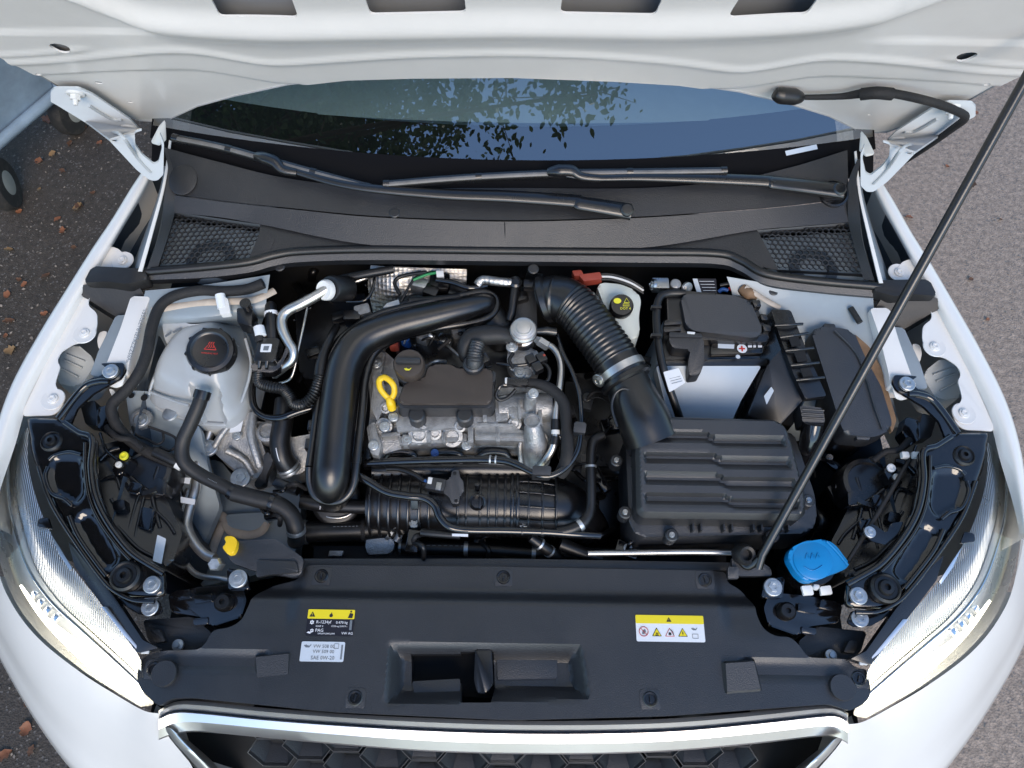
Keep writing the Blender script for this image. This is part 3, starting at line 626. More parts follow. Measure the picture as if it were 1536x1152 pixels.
def slam_h(x, y):
    h = -.024 * (.7 * np.clip((y - yB) / (yA - yB), 0, 1) + .3 * sst(y, yB, yA))                                     # rear shelf lies lower, ramp faces the hood
    side = np.maximum(sst(-x, .36, .40), sst(x, .36 + 2 * X0 + .015, .40))
    h -= .010 * sst(side, 0, 1) * sst(y, yB - .06, yB)
    d_ = sdpoly(x, y, rec_o); h -= .034 * np.clip((-d_ + .001) / .024, 0, 1)
    band = sst(np.abs(x - X0), .40, .41) * sst(.60 - np.abs(x - X0), 0, .03)
    yb = P(300, 1005, SZ).y
    h -= .006 * band * sst(y, yb - .002, yb + .006) * sst(-(y - yb - .035), 0, .01)
    h -= .02 * np.clip((np.abs(x - X0) - .45) / .2, 0, 1) ** 2
    e = -sdpoly(x, y, sl_poly); h -= .0 * e
    return SZ + h
slam = field('slam_panel_cover', sl_poly, .0055, slam_h, 'plastic', car, lambda x, y, h: V((x, y, h)), .03, holes=[hol], label='wide black plastic cover over the radiator with two stickers and latch recess', ang=30)
def slam_z(p): return float(slam_h(np.array([p.x]), np.array([p.y]))[0])
for c in clips:
    z = slam_z(c) + .0008; slab('clip_seat', [V((c.x + a, c.y + b_, z)) for a, b_ in ((-.017, -.016), (.017, -.016), (.017, .016), (-.017, .016))], None, .003, 'plastic', slam, rnd=.006, bev=.0008); cp = lathe('push_clip', [(.0125, -.004), (.0125, .001), (.011, .0025), (.0085, .002), (.0078, .0005), (0, .0005)], V((c.x, c.y, z)), 'plastic_smooth', slam)
    box('slot', V((c.x, c.y, z + .002)), (.003, .011, .003), 'plastic_smooth', slam, rz=random.uniform(-.4, .4), bev=.001)
for c, r_ in discs: lathe('raised_disc', [(r_, -.006), (r_, .008), (r_ * .96, .0095), (0, .0095)], V((c.x, c.y, slam_z(c))), 'plastic', slam, n=40)
for wq in ([(385, 986), (434, 981), (431, 1024), (386, 1028)], [(1086, 996), (1128, 993), (1140, 1034), (1090, 1038)]):
    zz = slam_z(P(*wq[0], SZ)); a_, b_, c_, d_ = [P(u, v, SZ) for u, v in wq]
    loft('moulded_wedge', [[V((p.x, p.y, zz + dz)) for p in q] for q, dz in (((a_ + V((0, .006, 0)), b_ + V((0, .006, 0))), -.004),)] + [[V((a_.x, a_.y, zz + .011)), V((b_.x, b_.y, zz + .011))], [V((d_.x, d_.y, zz + .004)), V((c_.x, c_.y, zz + .004))], [V((d_.x, d_.y - .006, zz - .004)), V((c_.x, c_.y - .006, zz - .004))]], 'plastic', slam, ku=1, ang=20)
    for p, q in ((a_, d_), (b_, c_)):
        sg = -1 if p is a_ else 1; loft('wedge_cheek', [[V((p.x, p.y, zz + .011)), V((q.x, q.y, zz + .004))], [V((p.x + sg * .006, p.y + .004, zz - .004)), V((q.x + sg * .006, q.y - .005, zz - .004))]], 'plastic', slam, ku=1)
# latch well under the opening, the release lever inside it
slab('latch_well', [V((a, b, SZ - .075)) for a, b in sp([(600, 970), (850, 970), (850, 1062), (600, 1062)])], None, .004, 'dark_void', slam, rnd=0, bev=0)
lv = slab('release_lever', [(713, 974, .775), (738, 974, .775), (740, 1026, .776), (730, 1040, .772), (716, 1040, .772), (711, 1020, .775)], None, .022, 'plastic_smooth', car, rnd=.004, bev=.005, label='black hood release lever in the latch recess')
slab('latch_plate', [(618, 1022, .757), (690, 1018, .757), (690, 1053, .757), (624, 1053, .757)], None, .004, 'plastic', slam, rnd=.003, bev=.001)
slab('latch_plate', [(745, 977, .7545), (836, 978, .7545), (836, 1018, .7545), (745, 1020, .7545)], None, .003, 'plastic', slam, rnd=.006, bev=.001)
# ---- stickers
stz = SZ + .0008
def tri(c, r_, mk, parent, nm='symbol'):
    return slab(nm, [c + V((r_ * math.cos(R(a)), r_ * math.sin(R(a)), 0)) for a in (90, 210, 330)], None, .0003, mk, parent, rnd=r_ * .15, bev=0)
o1, c1, w1, h1 = sticker('warning_sticker', 458, 915, 529, 953, stz, 'label_black', slam, label='black and yellow refrigerant warning sticker')
z1 = c1.z + .0004
slab('yellow_stripe', [V((c1.x, c1.y + h1 * .64, z1)), V((c1.x + w1, c1.y + h1 * .64, z1)), V((c1.x + w1, c1.y + h1, z1)), V((c1.x, c1.y + h1, z1))], None, .0003, 'label_yellow', o1, rnd=.002, bev=0)
zt = z1 + .0005
def at(c, w_, h_, a, b): return V((c.x + w_ * a, c.y + h_ * b, zt))
tri(at(c1, w1, h1, .1, .78), .0058, 'ink', o1); text('!', .007, 'label_yellow', o1, at(c1, w1, h1, .087, .735) + V((0, 0, .0003)), EX, EY, name='symbol')
fl = at(c1, w1, h1, .5, .74); slab('symbol', [fl + V((a * .001, b * .001, 0)) for a, b in ((-2, -1.5), (2, -1.5), (3.4, 1.5), (1.6, 4), (.4, 7), (-.4, 4), (-2.6, 3), (-3, .5))], None, .0002, 'ink', o1, rnd=.0008, bev=0)
lathe('symbol', [(.0016, 0), (0, .0002)], at(c1, w1, h1, .92, .93), 'ink', o1, n=12); slab('symbol', [at(c1, w1, h1, a, b) for a, b in ((.86, .68), (.96, .68), (.97, .84), (.9, .88), (.88, .78))], None, .0002, 'ink', o1, rnd=.001, bev=0)
def star(c, r_, parent, mk='ink_white'):
    slab('symbol', [c + V((math.cos(k * math.pi / 6) * (r_ if k % 2 else r_ * .62), math.sin(k * math.pi / 6) * (r_ if k % 2 else r_ * .62), 0)) for k in range(12)], None, .0002, mk, parent, rnd=0, bev=0)
    lathe('symbol', [(r_ * .3, 0), (0, .0002)], c + V((0, 0, .0002)), 'ink', parent, n=12)
star(at(c1, w1, h1, .11, .50), .0042, o1); star(at(c1, w1, h1, .13, .18), .0036, o1)
slab('symbol', [at(c1, w1, h1, a, b) for a, b in ((.02, .1), (.1, .06), (.12, .12), (.06, .15))], None, .0002, 'ink_white', o1, rnd=.0004, bev=0)
for s_, a, b, sz in (('R-1234yf', .2, .46, .0072), ('0.470 kg', .62, .46, .006), ('GWP 4', .2, .32, .0042), ('CO2-eq 0.0019 t', .53, .33, .004), ('PAG', .2, .14, .0075), ('SAE J639 J2842 J2845', .26, .05, .0034), ('VW AG', .76, .05, .006)):
    text(s_, sz, 'ink_white', o1, at(c1, w1, h1, a, b), EX, EY)
slab('symbol', [at(c1, w1, h1, a, b) for a, b in ((.915, .22), (.965, .22), (.965, .6), (.915, .6))], None, .0002, 'ink_grey', o1, rnd=0, bev=0)
o2, c2_, w2, h2 = sticker('oil_sticker', 449, 963, 515, 992, stz, 'label_silver', slam, label='pale silver engine oil specification sticker')
zt = c2_.z + .0004
for s_, a, b, sz in (('VW 508 00', .28, .68, .0078), ('VW 509 00', .28, .42, .0078), ('SAE 0W-20', .25, .10, .0085)): text(s_, sz, 'ink_grey', o2, at(c2_, w2, h2, a, b), EX, EY)
def oilcan(c, k, mk, parent):
    slab('symbol', [c + V((a * k, b * k, 0)) for a, b in ((-4, 0), (-1.5, -2), (2.5, -2), (5, 1.5), (4.4, 1.8), (2.2, -.4), (1, .4), (-1, .6), (-1, 1.6), (-1.8, 1.6), (-1.8, .6), (-3.4, 1.2))], None, .0002, mk, parent, rnd=0, bev=0)
oilcan(at(c2_, w2, h2, .14, .78), .0014, 'ink_grey', o2)
tube('symbol', [at(c2_, w2, h2, a, b) for a, b in ((.76, .66), (.86, .66), (.86, .9), (.76, .9), (.76, .66))], .0004, 'ink_grey', o2, smooth=False, n=6)
slab('symbol', [at(c2_, w2, h2, a, b) for a, b in ((.92, .12), (.96, .12), (.96, .85), (.92, .85))], None, .0002, 'ink_grey', o2, rnd=0, bev=0)
o3, c3, w3, h3 = sticker('hazard_sticker', 955, 924, 1058, 962, stz, 'label_white', slam, label='white and yellow hazard symbol sticker')
z3 = c3.z + .0004
slab('yellow_stripe', [V((c3.x, c3.y + h3 * .68, z3)), V((c3.x + w3, c3.y + h3 * .68, z3)), V((c3.x + w3, c3.y + h3, z3)), V((c3.x, c3.y + h3, z3))], None, .0003, 'label_yellow', o3, rnd=.002, bev=0)
zt = z3 + .0005; tri(at(c3, w3, h3, .49, .81), .0052, 'ink', o3); text('!', .006, 'label_yellow', o3, at(c3, w3, h3, .482, .775) + V((0, 0, .0003)), EX, EY, name='symbol')
zt = z3
cc = at(c3, w3, h3, .11, .37); tube('symbol', [cc + V((.0078 * math.cos(k * math.pi / 10), .0078 * math.sin(k * math.pi / 10), .0002)) for k in range(21)], .0006, 'ink_red', o3, smooth=False, n=6)
slab('symbol', [cc + V((a * .001, b * .001, 0)) for a, b in ((-3, -4), (1, -4.5), (4, 0), (3, 4), (0, 3), (-2, 1))], None, .0002, 'ink_grey', o3, rnd=.001, bev=0)
tube('symbol', [cc + V((-.005, .005, .0004)), cc + V((.005, -.005, .0004))], .0005, 'ink_red', o3, n=6)
for a, mk, g_ in ((.30, 'label_yellow', 'S'), (.49, 'label_white', 'X'), (.68, 'label_yellow', '!')):
    cc = at(c3, w3, h3, a, .31); tri(cc, .0098, 'ink_red' if mk == 'label_white' else 'ink', o3); tri(cc + V((0, 0, .0004)), .0078, mk, o3)
    if g_ == 'X': star(cc + V((0, -.0006, .0008)), .0034, o3, 'ink'); tube('symbol', [cc + V((.0005, .006, .001)), cc + V((.005, .003, .001)), cc + V((.0062, -.003, .001))], .0006, 'ink', o3, n=6)
    elif g_ == 'S':
        for k in (-1, 0, 1): tube('symbol', [cc + V((k * .0016, -.002, .0008)), cc + V((k * .0016 + .0006, -.0005, .0008)), cc + V((k * .0016, .001, .0008))], .0004, 'ink', o3, n=6)
        tube('symbol', [cc + V((-.003, -.0034, .0008)), cc + V((.003, -.0034, .0008))], .0005, 'ink', o3, n=6)
    else: slab('symbol', [cc + V((a_ * .001, b_ * .001, .0009)) for a_, b_ in ((-.6, 3.4), (.9, 3.4), (.2, .6), (1.1, .6), (-.5, -3.4), (-.1, -.4), (-1.1, -.4))], None, .0002, 'ink', o3, rnd=0, bev=0)
oilcan(at(c3, w3, h3, .85, .50), .0012, 'ink_grey', o3)
tube('symbol', [at(c3, w3, h3, a, b) for a, b in ((.82, .14), (.90, .14), (.90, .3), (.82, .3), (.82, .14))], .0004, 'ink_grey', o3, smooth=False, n=6)

# ------------------------------------------------------------------ chrome grille surround, honeycomb radiator grille, bumper
st_u = [238, 262, 300, 400, 520, 640, 768, 900, 1020, 1140, 1230, 1256, 1272]
lipT = [1066, 1053, 1052, 1062, 1071, 1077, 1081, 1081, 1077, 1067, 1058, 1060, 1070]
lipB = [1072, 1063, 1064, 1074, 1083, 1090, 1094, 1094, 1090, 1079, 1069, 1069, 1076]
bndT = [1080, 1070, 1071, 1081, 1090, 1097, 1101, 1101, 1097, 1086, 1076, 1076, 1084]
bndB = [1108, 1100, 1096, 1105, 1116, 1125, 1129, 1129, 1124, 1113, 1103, 1106, 1114]
rws = [[(u, a, .762) for u, a in zip(st_u, lipT)], [(u, (a + b) / 2, .768) for u, a, b in zip(st_u, lipT, lipB)], [(u, a, .760) for u, a in zip(st_u, lipB)], [(u, a, .742) for u, a in zip(st_u, [(p + q) / 2 for p, q in zip(lipB, bndT)])],
       [(u, a, .754) for u, a in zip(st_u, bndT)], [(u, (a * .5 + b * .5), .747) for u, a, b in zip(st_u, bndT, bndB)], [(u, b, .7315) for u, b in zip(st_u, bndB)], [(u, b + 2, .726) for u, b in zip(st_u, bndB)], [(u, b - 3, .69) for u, b in zip(st_u, bndB)]]
surround = loft('grille_surround', rws, 'chrome', car, ku=5, kv=1, ang=18, label='satin chrome bar along the top of the grille')
for s in (1, -1):
    f_ = (lambda p: p) if s < 0 else mir
    loft('side_bar', [[f_(P(*q)) for q in r] for r in ([(246, 1092, .742), (262, 1114, .725), (284, 1138, .70), (320, 1180, .64), (356, 1222, .58)], [(255, 1092, .750), (271, 1111, .733), (293, 1134, .708), (329, 1175, .648), (365, 1218, .588)],
        [(269, 1103, .729), (285, 1119, .713), (307, 1141, .69), (341, 1181, .63), (378, 1222, .57)], [(284, 1112, .69), (302, 1127, .675), (324, 1148, .655), (358, 1188, .60), (394, 1228, .54)])], 'chrome', surround, ku=5, kv=3)
# each honeycomb cell is a tapered hexagonal cup with a thin bright rim
GO, GT = P(768, 1124, .705), V((0, -.56, -.83)).normalized(); GO.x = X0; GN = EX.cross(GT); GN = GN if GN.y < 0 else -GN
def gcurve(x): return V((0, .05 * (x / .5) ** 2, .0))
back = loft('radiator_grille', [[GO + EX * x + GT * t - GN * .055 + gcurve(x) for x in (-.62, -.4, -.2, 0, .2, .4, .62)] for t in (-.06, .42)], 'dark_void', car, ku=1, label='black honeycomb radiator grille below the chrome bar')
hr = .046
def hexcup():
    b = bmesh.new(); pr = [(.985, -.002), (.985, .002), (.945, .002), (.925, -.004), (.60, -.030), (.56, -.034)]; rings = []
    for k, h in pr: rings.append([b.verts.new(EX * (hr * k * math.cos(R(60 * t))) + GT * (hr * k * math.sin(R(60 * t))) + GN * h) for t in range(6)])
    for i, (a, c) in enumerate(zip(rings, rings[1:])):
        for t in range(6):
            f = b.faces.new((a[t], a[(t + 1) % 6], c[(t + 1) % 6], c[t])); f.material_index = 1 if i == 1 else 0
    bmesh.ops.recalc_face_normals(b, faces=b.faces); me = bpy.data.meshes.new('cell'); b.to_mesh(me); b.free(); b = None; me.materials.append(MT['plastic']); me.materials.append(MT['cell_rim']); return me
hm = hexcup()
for i in range(-8, 9):
    for j in range(-1, 5):
        x = i * hr * 1.5; t = (j + (.5 if i % 2 else 0)) * hr * 1.732
        if abs(x) > .49 - t * .8 or t < -.005 or t > .17: continue
        o = obj('cell', hm, None, back); o.location = GO + EX * x + GT * t + gcurve(x)
loft('lower_bumper', [[GO + EX * x + GT * t + GN * n_ + V((0, .22 * (x / .7) ** 2, dz)) for x in (-.72, -.5, -.25, 0, .25, .5, .72)] for t, n_, dz in ((.30, -.01, 0), (.32, .03, 0), (.34, .05, -.08), (.34, .04, -.2), (.34, -.02, -.26))], 'white_paint', car, ku=4, kv=3, ang=70)
# bumper skin: from the lamp's lower edge down
b0 = [(200, 1050, .745), (214, 1075, .74), (232, 1090, .735), (252, 1110, .725), (300, 1170, .64)]
lampb = [(-14, 760, .74), (-4, 850, .735), (18, 906, .73), (58, 958, .725), (120, 1008, .72), (180, 1046, .72), (216, 1066, .735), (238, 1070, .742)]
m1 = [(-30, 790, .69), (-14, 880, .685), (12, 940, .68), (56, 1000, .675), (118, 1056, .67), (180, 1096, .67), (224, 1112, .69), (248, 1098, .724)]
m2 = [(-40, 830, .62), (-16, 920, .61), (16, 985, .60), (62, 1056, .59), (118, 1116, .585), (190, 1160, .58), (246, 1160, .63), (284, 1143, .684)]
m3 = [(-36, 860, .50), (-8, 950, .48), (26, 1020, .47), (74, 1100, .46), (128, 1170, .46), (200, 1220, .46), (290, 1230, .50), (322, 1188, .620)]
for s in (1, -1):
    f_ = (lambda p: p) if s < 0 else mir
    R_ = [[f_(P(*q)) for q in r] for r in (lampb, m1, m2, m3)]
    R_.append([p + V((0, .05, -.3)) for p in R_[-1]])
    bu = loft('bumper', R_, 'white_paint', car, ku=6, kv=4, ang=70, label='white bumper corner under the headlight')

# ------------------------------------------------------------------ headlights
for s in (1, -1):
    f_ = (lambda p: p) if s < 0 else mir
    hl = bpy.data.objects.new('headlight', None); col.objects.link(hl); hl.parent = car
    hl['label'] = 'clear headlight unit with black carrier on the ' + ('coolant tank side' if s < 0 else 'washer cap side')
    inner = [(36, 636, .845), (34, 690, .84), (48, 750, .833), (70, 800, .826), (102, 850, .818), (146, 906, .808), (182, 950, .80), (204, 990, .79)]
    edge = [(6, 660, .82), (4, 735, .815), (14, 790, .808), (34, 850, .80), (68, 900, .79), (116, 945, .78), (160, 985, .772), (202, 1024, .765)]
    low = [(-24, 690, .76), (-18, 770, .75), (-6, 840, .745), (18, 902, .737), (58, 954, .73), (118, 1004, .725), (170, 1038, .722), (206, 1060, .728)]
    def rr(l, dz=0, dx=0): return [f_(P(*q) + V((dx, 0, dz))) for q in l]
    mid_ = [tuple((a + b) / 2 for a, b in zip(p, q)) for p, q in zip(inner, edge)]; mid_ = [(u, v, z + .008) for u, v, z in mid_]
    mid2 = [tuple((a + b) / 2 for a, b in zip(p, q)) for p, q in zip(edge, low)]; mid2 = [(u - 5, v + 3, z + .008) for u, v, z in mid2]
    loft('lens', [rr(inner), rr(mid_), rr(edge), rr(mid2), rr(low)], 'lens_clear', hl, ku=6, kv=3, ang=80)
    loft('inner_bezel', [rr(inner, -.010, .004), rr(mid_, -.016, .004), rr(edge, -.022, .012)], 'ribbed', hl, ku=6, kv=3, ang=80)
    loft('reflector', [rr(edge, -.018, .014), rr([(u + 26, v - 6, z - .045) for u, v, z in mid2]), rr([(u + 24, v - 4, z - .05) for u, v, z in low]), rr(low, -.004, .004)], 'lens_reflector', hl, ku=6, kv=3, ang=80)
    tube('trim_line', rr(edge, -.010, .004), .0028, 'chrome_bright', hl, k=6, n=8)
    tube('light_guide', rr([(u + 10, v - 1, z - .010) for u, v, z in mid2[3:]]), [.002, .005, .011, .0145, .011], 'led', hl, k=6, n=10, squash=.6)
    loft('lamp_gap', [rr(low[5:], -.002, -.002), rr([(u + 8, v + 12, z - .012) for u, v, z in low[5:]])], 'plastic_smooth', hl, ku=5)
    for i, (u, v) in enumerate(((52, 893), (62, 905), (73, 916), (85, 927))):
        box('lamp_facet', f_(P(u, v, .752)), (.011, .016, .012), 'chrome_bright', hl, rz=s * .7, bev=.002, rx=.3)
    for q in ([(76, 800, .835), (90, 822, .83), (108, 852, .824), (105, 856, .822), (88, 830, .828)], [(152, 910, .815), (160, 910, .815), (205, 968, .803), (204, 976, .80)]):
        slab('clear_strip', rr(q), None, .003, 'chrome', hl, rnd=.001, bev=.0006)
    # gloss black carrier with pressed beads, bolted at its front foot
    ca = [(42, 628, .862), (88, 628, .866), (106, 636, .868), (142, 656, .868), (140, 700, .862), (146, 740, .856), (160, 775, .85), (186, 812, .844), (205, 832, .84), (244, 856, .83), (246, 892, .822), (230, 896, .822), (176, 896, .825), (158, 880, .828), (120, 826, .838), (86, 776, .846), (62, 728, .853), (46, 680, .86)]
    cpl = [(p.x, p.y) for p in fillet([V((q.x, q.y, 0)) for q in rr(ca)], .008, 3)]
    yt, yb_ = P(106, 636, .868).y, P(246, 892, .822).y
    pk = [[(q.x, q.y) for q in fillet([V((q.x, q.y, 0)) for q in rr(l)], .014, 3)] for l in ([(76, 690, .858), (90, 682, .858), (122, 684, .86), (124, 740, .855), (110, 757, .85), (94, 746, .852), (78, 738, .853), (71, 712, .856)], [(106, 778, .846), (128, 764, .85), (140, 770, .85), (168, 818, .842), (178, 838, .838), (158, 858, .832), (136, 834, .837)])]
    def car_h(x, y):
        h = .822 + .046 * (y - yb_) / (yt - yb_)
        for q in pk: h = h - .007 * sst(-sdpoly(x, y, q), -.001, .005)
        return h - .004 * (1 - sst(-sdpoly(x, y, cpl), 0, .005))
    cr = field('carrier', cpl, .0058, car_h, 'gloss_black', hl, lambda x, y, h: V((x, y, h)), .008, ang=60)
    for pth, r_ in (([(98, 634, .868), (118, 648, .87), (138, 658, .87), (136, 700, .865), (142, 742, .858), (158, 778, .852), (184, 815, .846), (206, 836, .842), (246, 860, .832)], .0055), ([(128, 664, .866), (128, 700, .862), (134, 745, .855), (150, 782, .849), (176, 818, .843), (196, 840, .838)], .0035),
                    ([(74, 690, .858), (84, 682, .86), (104, 678, .862), (122, 682, .863)], .0035), ([(72, 700, .858), (68, 716, .856), (78, 740, .853), (96, 748, .852), (108, 758, .85)], .0035),
                    ([(104, 774, .847), (118, 806, .842), (146, 846, .835), (160, 864, .832)], .004), ([(58, 700, .858), (76, 752, .851), (106, 802, .842), (150, 864, .832), (172, 886, .828), (200, 900, .824), (232, 902, .822)], .004), ([(88, 628, .868), (112, 596, .875), (130, 578, .88), (150, 572, .884), (164, 572, .884)], .0065)):
        tube('bead', rr(pth), r_, 'gloss_black', cr, n=10)
    slab('carrier_arm', rr([(86, 632, .866), (104, 600, .872), (122, 576, .878), (140, 566, .882), (152, 564, .884), (160, 552, .887), (150, 545, .889), (186, 544, .893), (188, 556, .89), (180, 568, .888), (165, 576, .885), (140, 590, .88), (116, 612, .875), (104, 640, .868)]), None, .006, 'gloss_black', cr, rnd=.005, bev=.0015)
    bolt(f_(P(166, 557, .893)), .0085, cr)
    for u, v, z, r_ in ((188, 864, .838, .026), (78, 662, .862, .020)):
        p = f_(P(u, v, z)); lathe('rubber_buffer', [(r_, -.012), (r_, .002), (r_ * .85, .006), (r_ * .75, .003), (r_ * .55, .003), (r_ * .45, .008), (r_ * .22, .009), (r_ * .18, .003), (0, .003)], p, 'rubber', cr)
    bolt(f_(P(228, 877, .828)), .0088, cr); bolt(f_(P(225, 911, .80)), .0088, cr)
    slab('foot', rr([(176, 897, .80), (238, 900, .80), (244, 918, .80), (232, 924, .80), (208, 922, .80), (186, 908, .80)]), None, .005, 'gloss_black', cr, rnd=.005, bev=.001)
    for q in ([(58, 778, .84), (72, 776, .84), (78, 794, .836), (56, 790, .837)],): slab('clip_tab', rr(q), None, .004, 'gloss_black', cr, rnd=.003, bev=.001)
    slab('edge_strip', rr([(102, 812, .83), (116, 826, .83), (172, 896, .82), (214, 960, .805), (238, 972, .80), (206, 980, .80), (160, 918, .812), (112, 850, .824)]), None, .02, 'plastic_smooth', hl, rnd=.004, bev=.003)
    # housing body behind the carrier
    hb = slab('housing', rr([(140, 670, .80), (180, 660, .79), (220, 668, .78), (250, 690, .77), (246, 740, .765), (262, 776, .76), (274, 800, .76), (258, 846, .775), (240, 852, .78), (200, 830, .79), (160, 780, .80)]), None, .16, 'plastic_smooth', hl, rnd=.01, bev=.01)
    lathe('rear_cap', [(.052, -.06), (.052, -.008), (.048, -.002), (.040, 0), (.038, -.006), (0, -.006)], f_(P(218, 706, .79)), 'plastic_smooth', hl, (0, 0, 1), n=32)
    slab('adjuster', rr([(178, 684, .815), (192, 678, .815), (197, 688, .815), (190, 700, .812), (182, 712, .81), (170, 712, .81), (168, 700, .812)]), None, .03, 'gloss_black', hl, rnd=.005, bev=.003)
    lathe('adjuster_ring', [(.008, -.002), (.008, .002), (.005, .003), (.0045, 0), (0, 0)], f_(P(186, 684, .818)), 'ink_yellow' if s < 0 else 'label_white', hl, n=20); lathe('adjuster_ring', [(.006, -.002), (.006, .002), (.003, .003), (0, .001)], f_(P(178, 697, .815)), 'white_plastic', hl, n=18)
    for pth, r_ in (([(150, 722, 0.800), (172, 714, 0.800), (180, 732, 0.796)], .003), ([(166, 748, 0.800), (176, 762, 0.794), (188, 764, 0.788), (188, 752, 0.793)], .003), ([(208, 742, 0.783), (192, 800, 0.788), (198, 814, 0.788)], .003), ([(216, 744, 0.781), (202, 806, 0.786)], .003), ([(238, 700, 0.783), (228, 740, 0.778), (240, 792, 0.773)], .004), ([(150, 690, 0.800), (166, 676, 0.800), (180, 672, 0.798)], .005), ([(196, 716, 0.788), (222, 736, 0.783), (246, 742, 0.778)], .004), ([(226, 760, 0.778), (250, 782, 0.773), (262, 800, 0.768)], .003), ([(176, 790, 0.793), (206, 822, 0.788), (236, 838, 0.783)], .004)): tube('housing_rib', rr(pth), r_, 'plastic_smooth', hl, n=8)
    for q, z_, mk in (([(196, 722), (214, 726), (208, 742), (190, 738)], .80, 'gloss_black'), ([(168, 752), (186, 748), (188, 764), (170, 766)], .81, 'plastic_smooth'), ([(212, 760), (232, 764), (226, 796), (206, 790)], .79, 'gloss_black'), ([(236, 716), (250, 722), (248, 742), (234, 738)], .79, 'plastic_smooth'), ([(146, 612), (166, 606), (172, 630), (158, 650), (144, 640)], .815, 'gloss_black'), ([(120, 606), (142, 600), (150, 640), (128, 636)], .80, 'plastic_smooth')): slab('housing_block', rr([(u, v, z_) for u, v in q]), None, .03, mk, hl, rnd=.004, bev=.004)
    tube('lamp_cable', rr([(160, 640, .82), (176, 656, .825), (196, 660, .82), (214, 674, .815)]), .006, 'fabric_tape', hl, n=10); tube('lamp_cable', rr([(150, 650, .81), (160, 676, .82), (176, 690, .825)]), .003, 'gloss_black', hl, n=8)
    if s < 0:
        lab = slab('code_label', rr([(236, 802, .79), (249, 808, .79), (242, 846, .79), (229, 841, .79)]), None, .0008, 'label_white', hl, rnd=.002, bev=0)
# lamp range link rod with brackets, only on the washer cap side
# ================================================================== engine bay
def band(name, path, i, r, mk, parent, wdt=.006, z=None):
    """clamp or tape ring round a hose, at station i of its path"""
    q = catmull(pts(path, z), 8); j = min(len(q) - 2, max(1, int(i * (len(q) - 1)))); t = (q[j + 1] - q[j - 1]).normalized()
    return lathe(name, [(r * .96, -wdt), (r * 1.06, -wdt), (r * 1.08, 0), (r * 1.06, wdt), (r * .96, wdt)], q[j], mk, parent, t, n=22)
# ---- coolant tank
tk = [(262, 508), (285, 492), (325, 482), (352, 482), (366, 498), (380, 540), (382, 556), (372, 598), (356, 622), (338, 634), (300, 632), (246, 614), (224, 602), (218, 584), (226, 560), (246, 528)]
tpoly = [(p.x, p.y) for p in fillet([P(u, v, .80) for u, v in tk], .016, 4)]
rc = [(p.x, p.y) for p in (P(u, v, .845) for u, v in ((284, 576), (328, 580), (322, 632), (290, 628)))]
capc = P(317, 527, .872); yst = P(300, 560, .85).y
def tank_h(x, y):
    e = -sdpoly(x, y, tpoly); h = .79 + .052 * sst(e, -.004, .05) ** .8 + .030 * sst(y, yst - .06, yst + .05) * sst(e, 0, .05)
    h -= .020 * sst(-sdpoly(x, y, rc), -.002, .006)
    h += .006 * sst(.052 - np.hypot(x - capc.x, y - capc.y), -.004, .01); return h
tank = field('coolant_tank', tpoly, .007, tank_h, 'tank', car, lambda x, y, h: V((x, y, h)), .07, label='translucent white coolant expansion tank with black cap')
p_ = fillet([P(u, v, .79) for u, v in tk], .016, 4); tube('seam', [q + V((0, 0, -.012)) for q in p_] + [p_[0] + V((0, 0, -.012))], .0055, 'tank', tank, smooth=False, n=8)
tb = slab('mounting_tab', [(243, 485, .872), (252, 474, .876), (268, 477, .876), (282, 486, .872), (306, 486, .87), (290, 500, .86), (268, 512, .85), (252, 520, .845), (246, 505, .86)], None, .006, 'tank', tank, rnd=.006, bev=.002)
for a in ([(247, 503, .868), (256, 497, .868), (257, 500, .868), (248, 506, .868)], [(259, 497, .868), (271, 491, .868), (272, 494, .868), (260, 500, .868)]): slab('slot', [(u, v, z + .003) for u, v, z in a], None, .001, 'ink_grey', tb, rnd=.001, bev=0)
CA = V((.12, -.22, 1)).normalized()
for pth in ([(266, 512, .856), (246, 540, .846), (230, 570, .832), (224, 592, .815)], [(368, 508, .85), (376, 540, .838), (374, 566, .83), (362, 604, .815)], [(226, 588, .822), (262, 602, .83), (284, 608, .838)]): tube('moulded_edge', pth, .003, 'tank', tank, n=8)
cap = lathe('coolant_cap', [(.043, -.022), (.046, -.018), (.046, -.002), (.043, .004), (.036, .006), (.033, .003), (.031, .0025), (0, .003)], capc + CA * .006, 'plastic_smooth', car, CA, n=40, label='black coolant cap with red warning print')
for k in range(9):
    a = k * 2 * math.pi / 9; q = CA.to_track_quat('Z', 'Y'); box('grip_notch', capc + CA * .004 + q @ V((.043 * math.cos(a), .043 * math.sin(a), -.003)), (.006, .013, .012), 'plastic_smooth', cap, rz=a, bev=.002)
co = capc + CA * .0094; cy = (EY - CA * EY.dot(CA)).normalized(); cxx = cy.cross(CA)
for k in (-1, 0, 1): tube('warning_symbol', [co + cxx * (.004 * k) + cy * .004, co + cxx * (.004 * k + .002) + cy * .008, co + cxx * (.004 * k) + cy * .012, co + cxx * (.004 * k + .002) + cy * .016], .0007, 'ink_red', cap, n=6)
tube('warning_symbol', [co + cxx * -.011 + cy * .001, co + cxx * .011 + cy * .001], .0008, 'ink_red', cap, n=6); tube('warning_symbol', [co + cxx * -.011 + cy * .001, co + cxx * -.005 + cy * .009], .0006, 'ink_red', cap, n=6); tube('warning_symbol', [co + cxx * .011 + cy * .001, co + cxx * .006 + cy * .009], .0006, 'ink_red', cap, n=6)
text('WARNING HOT', .0042, 'ink_red', cap, co + cy * -.008, cxx, cy, align='CENTER')
hp_ = [(305, 586, .862), (298, 608, .852), (286, 636, .835), (274, 664, .815), (276, 692, .80), (300, 712, .785), (336, 730, .775), (352, 740, .77)]
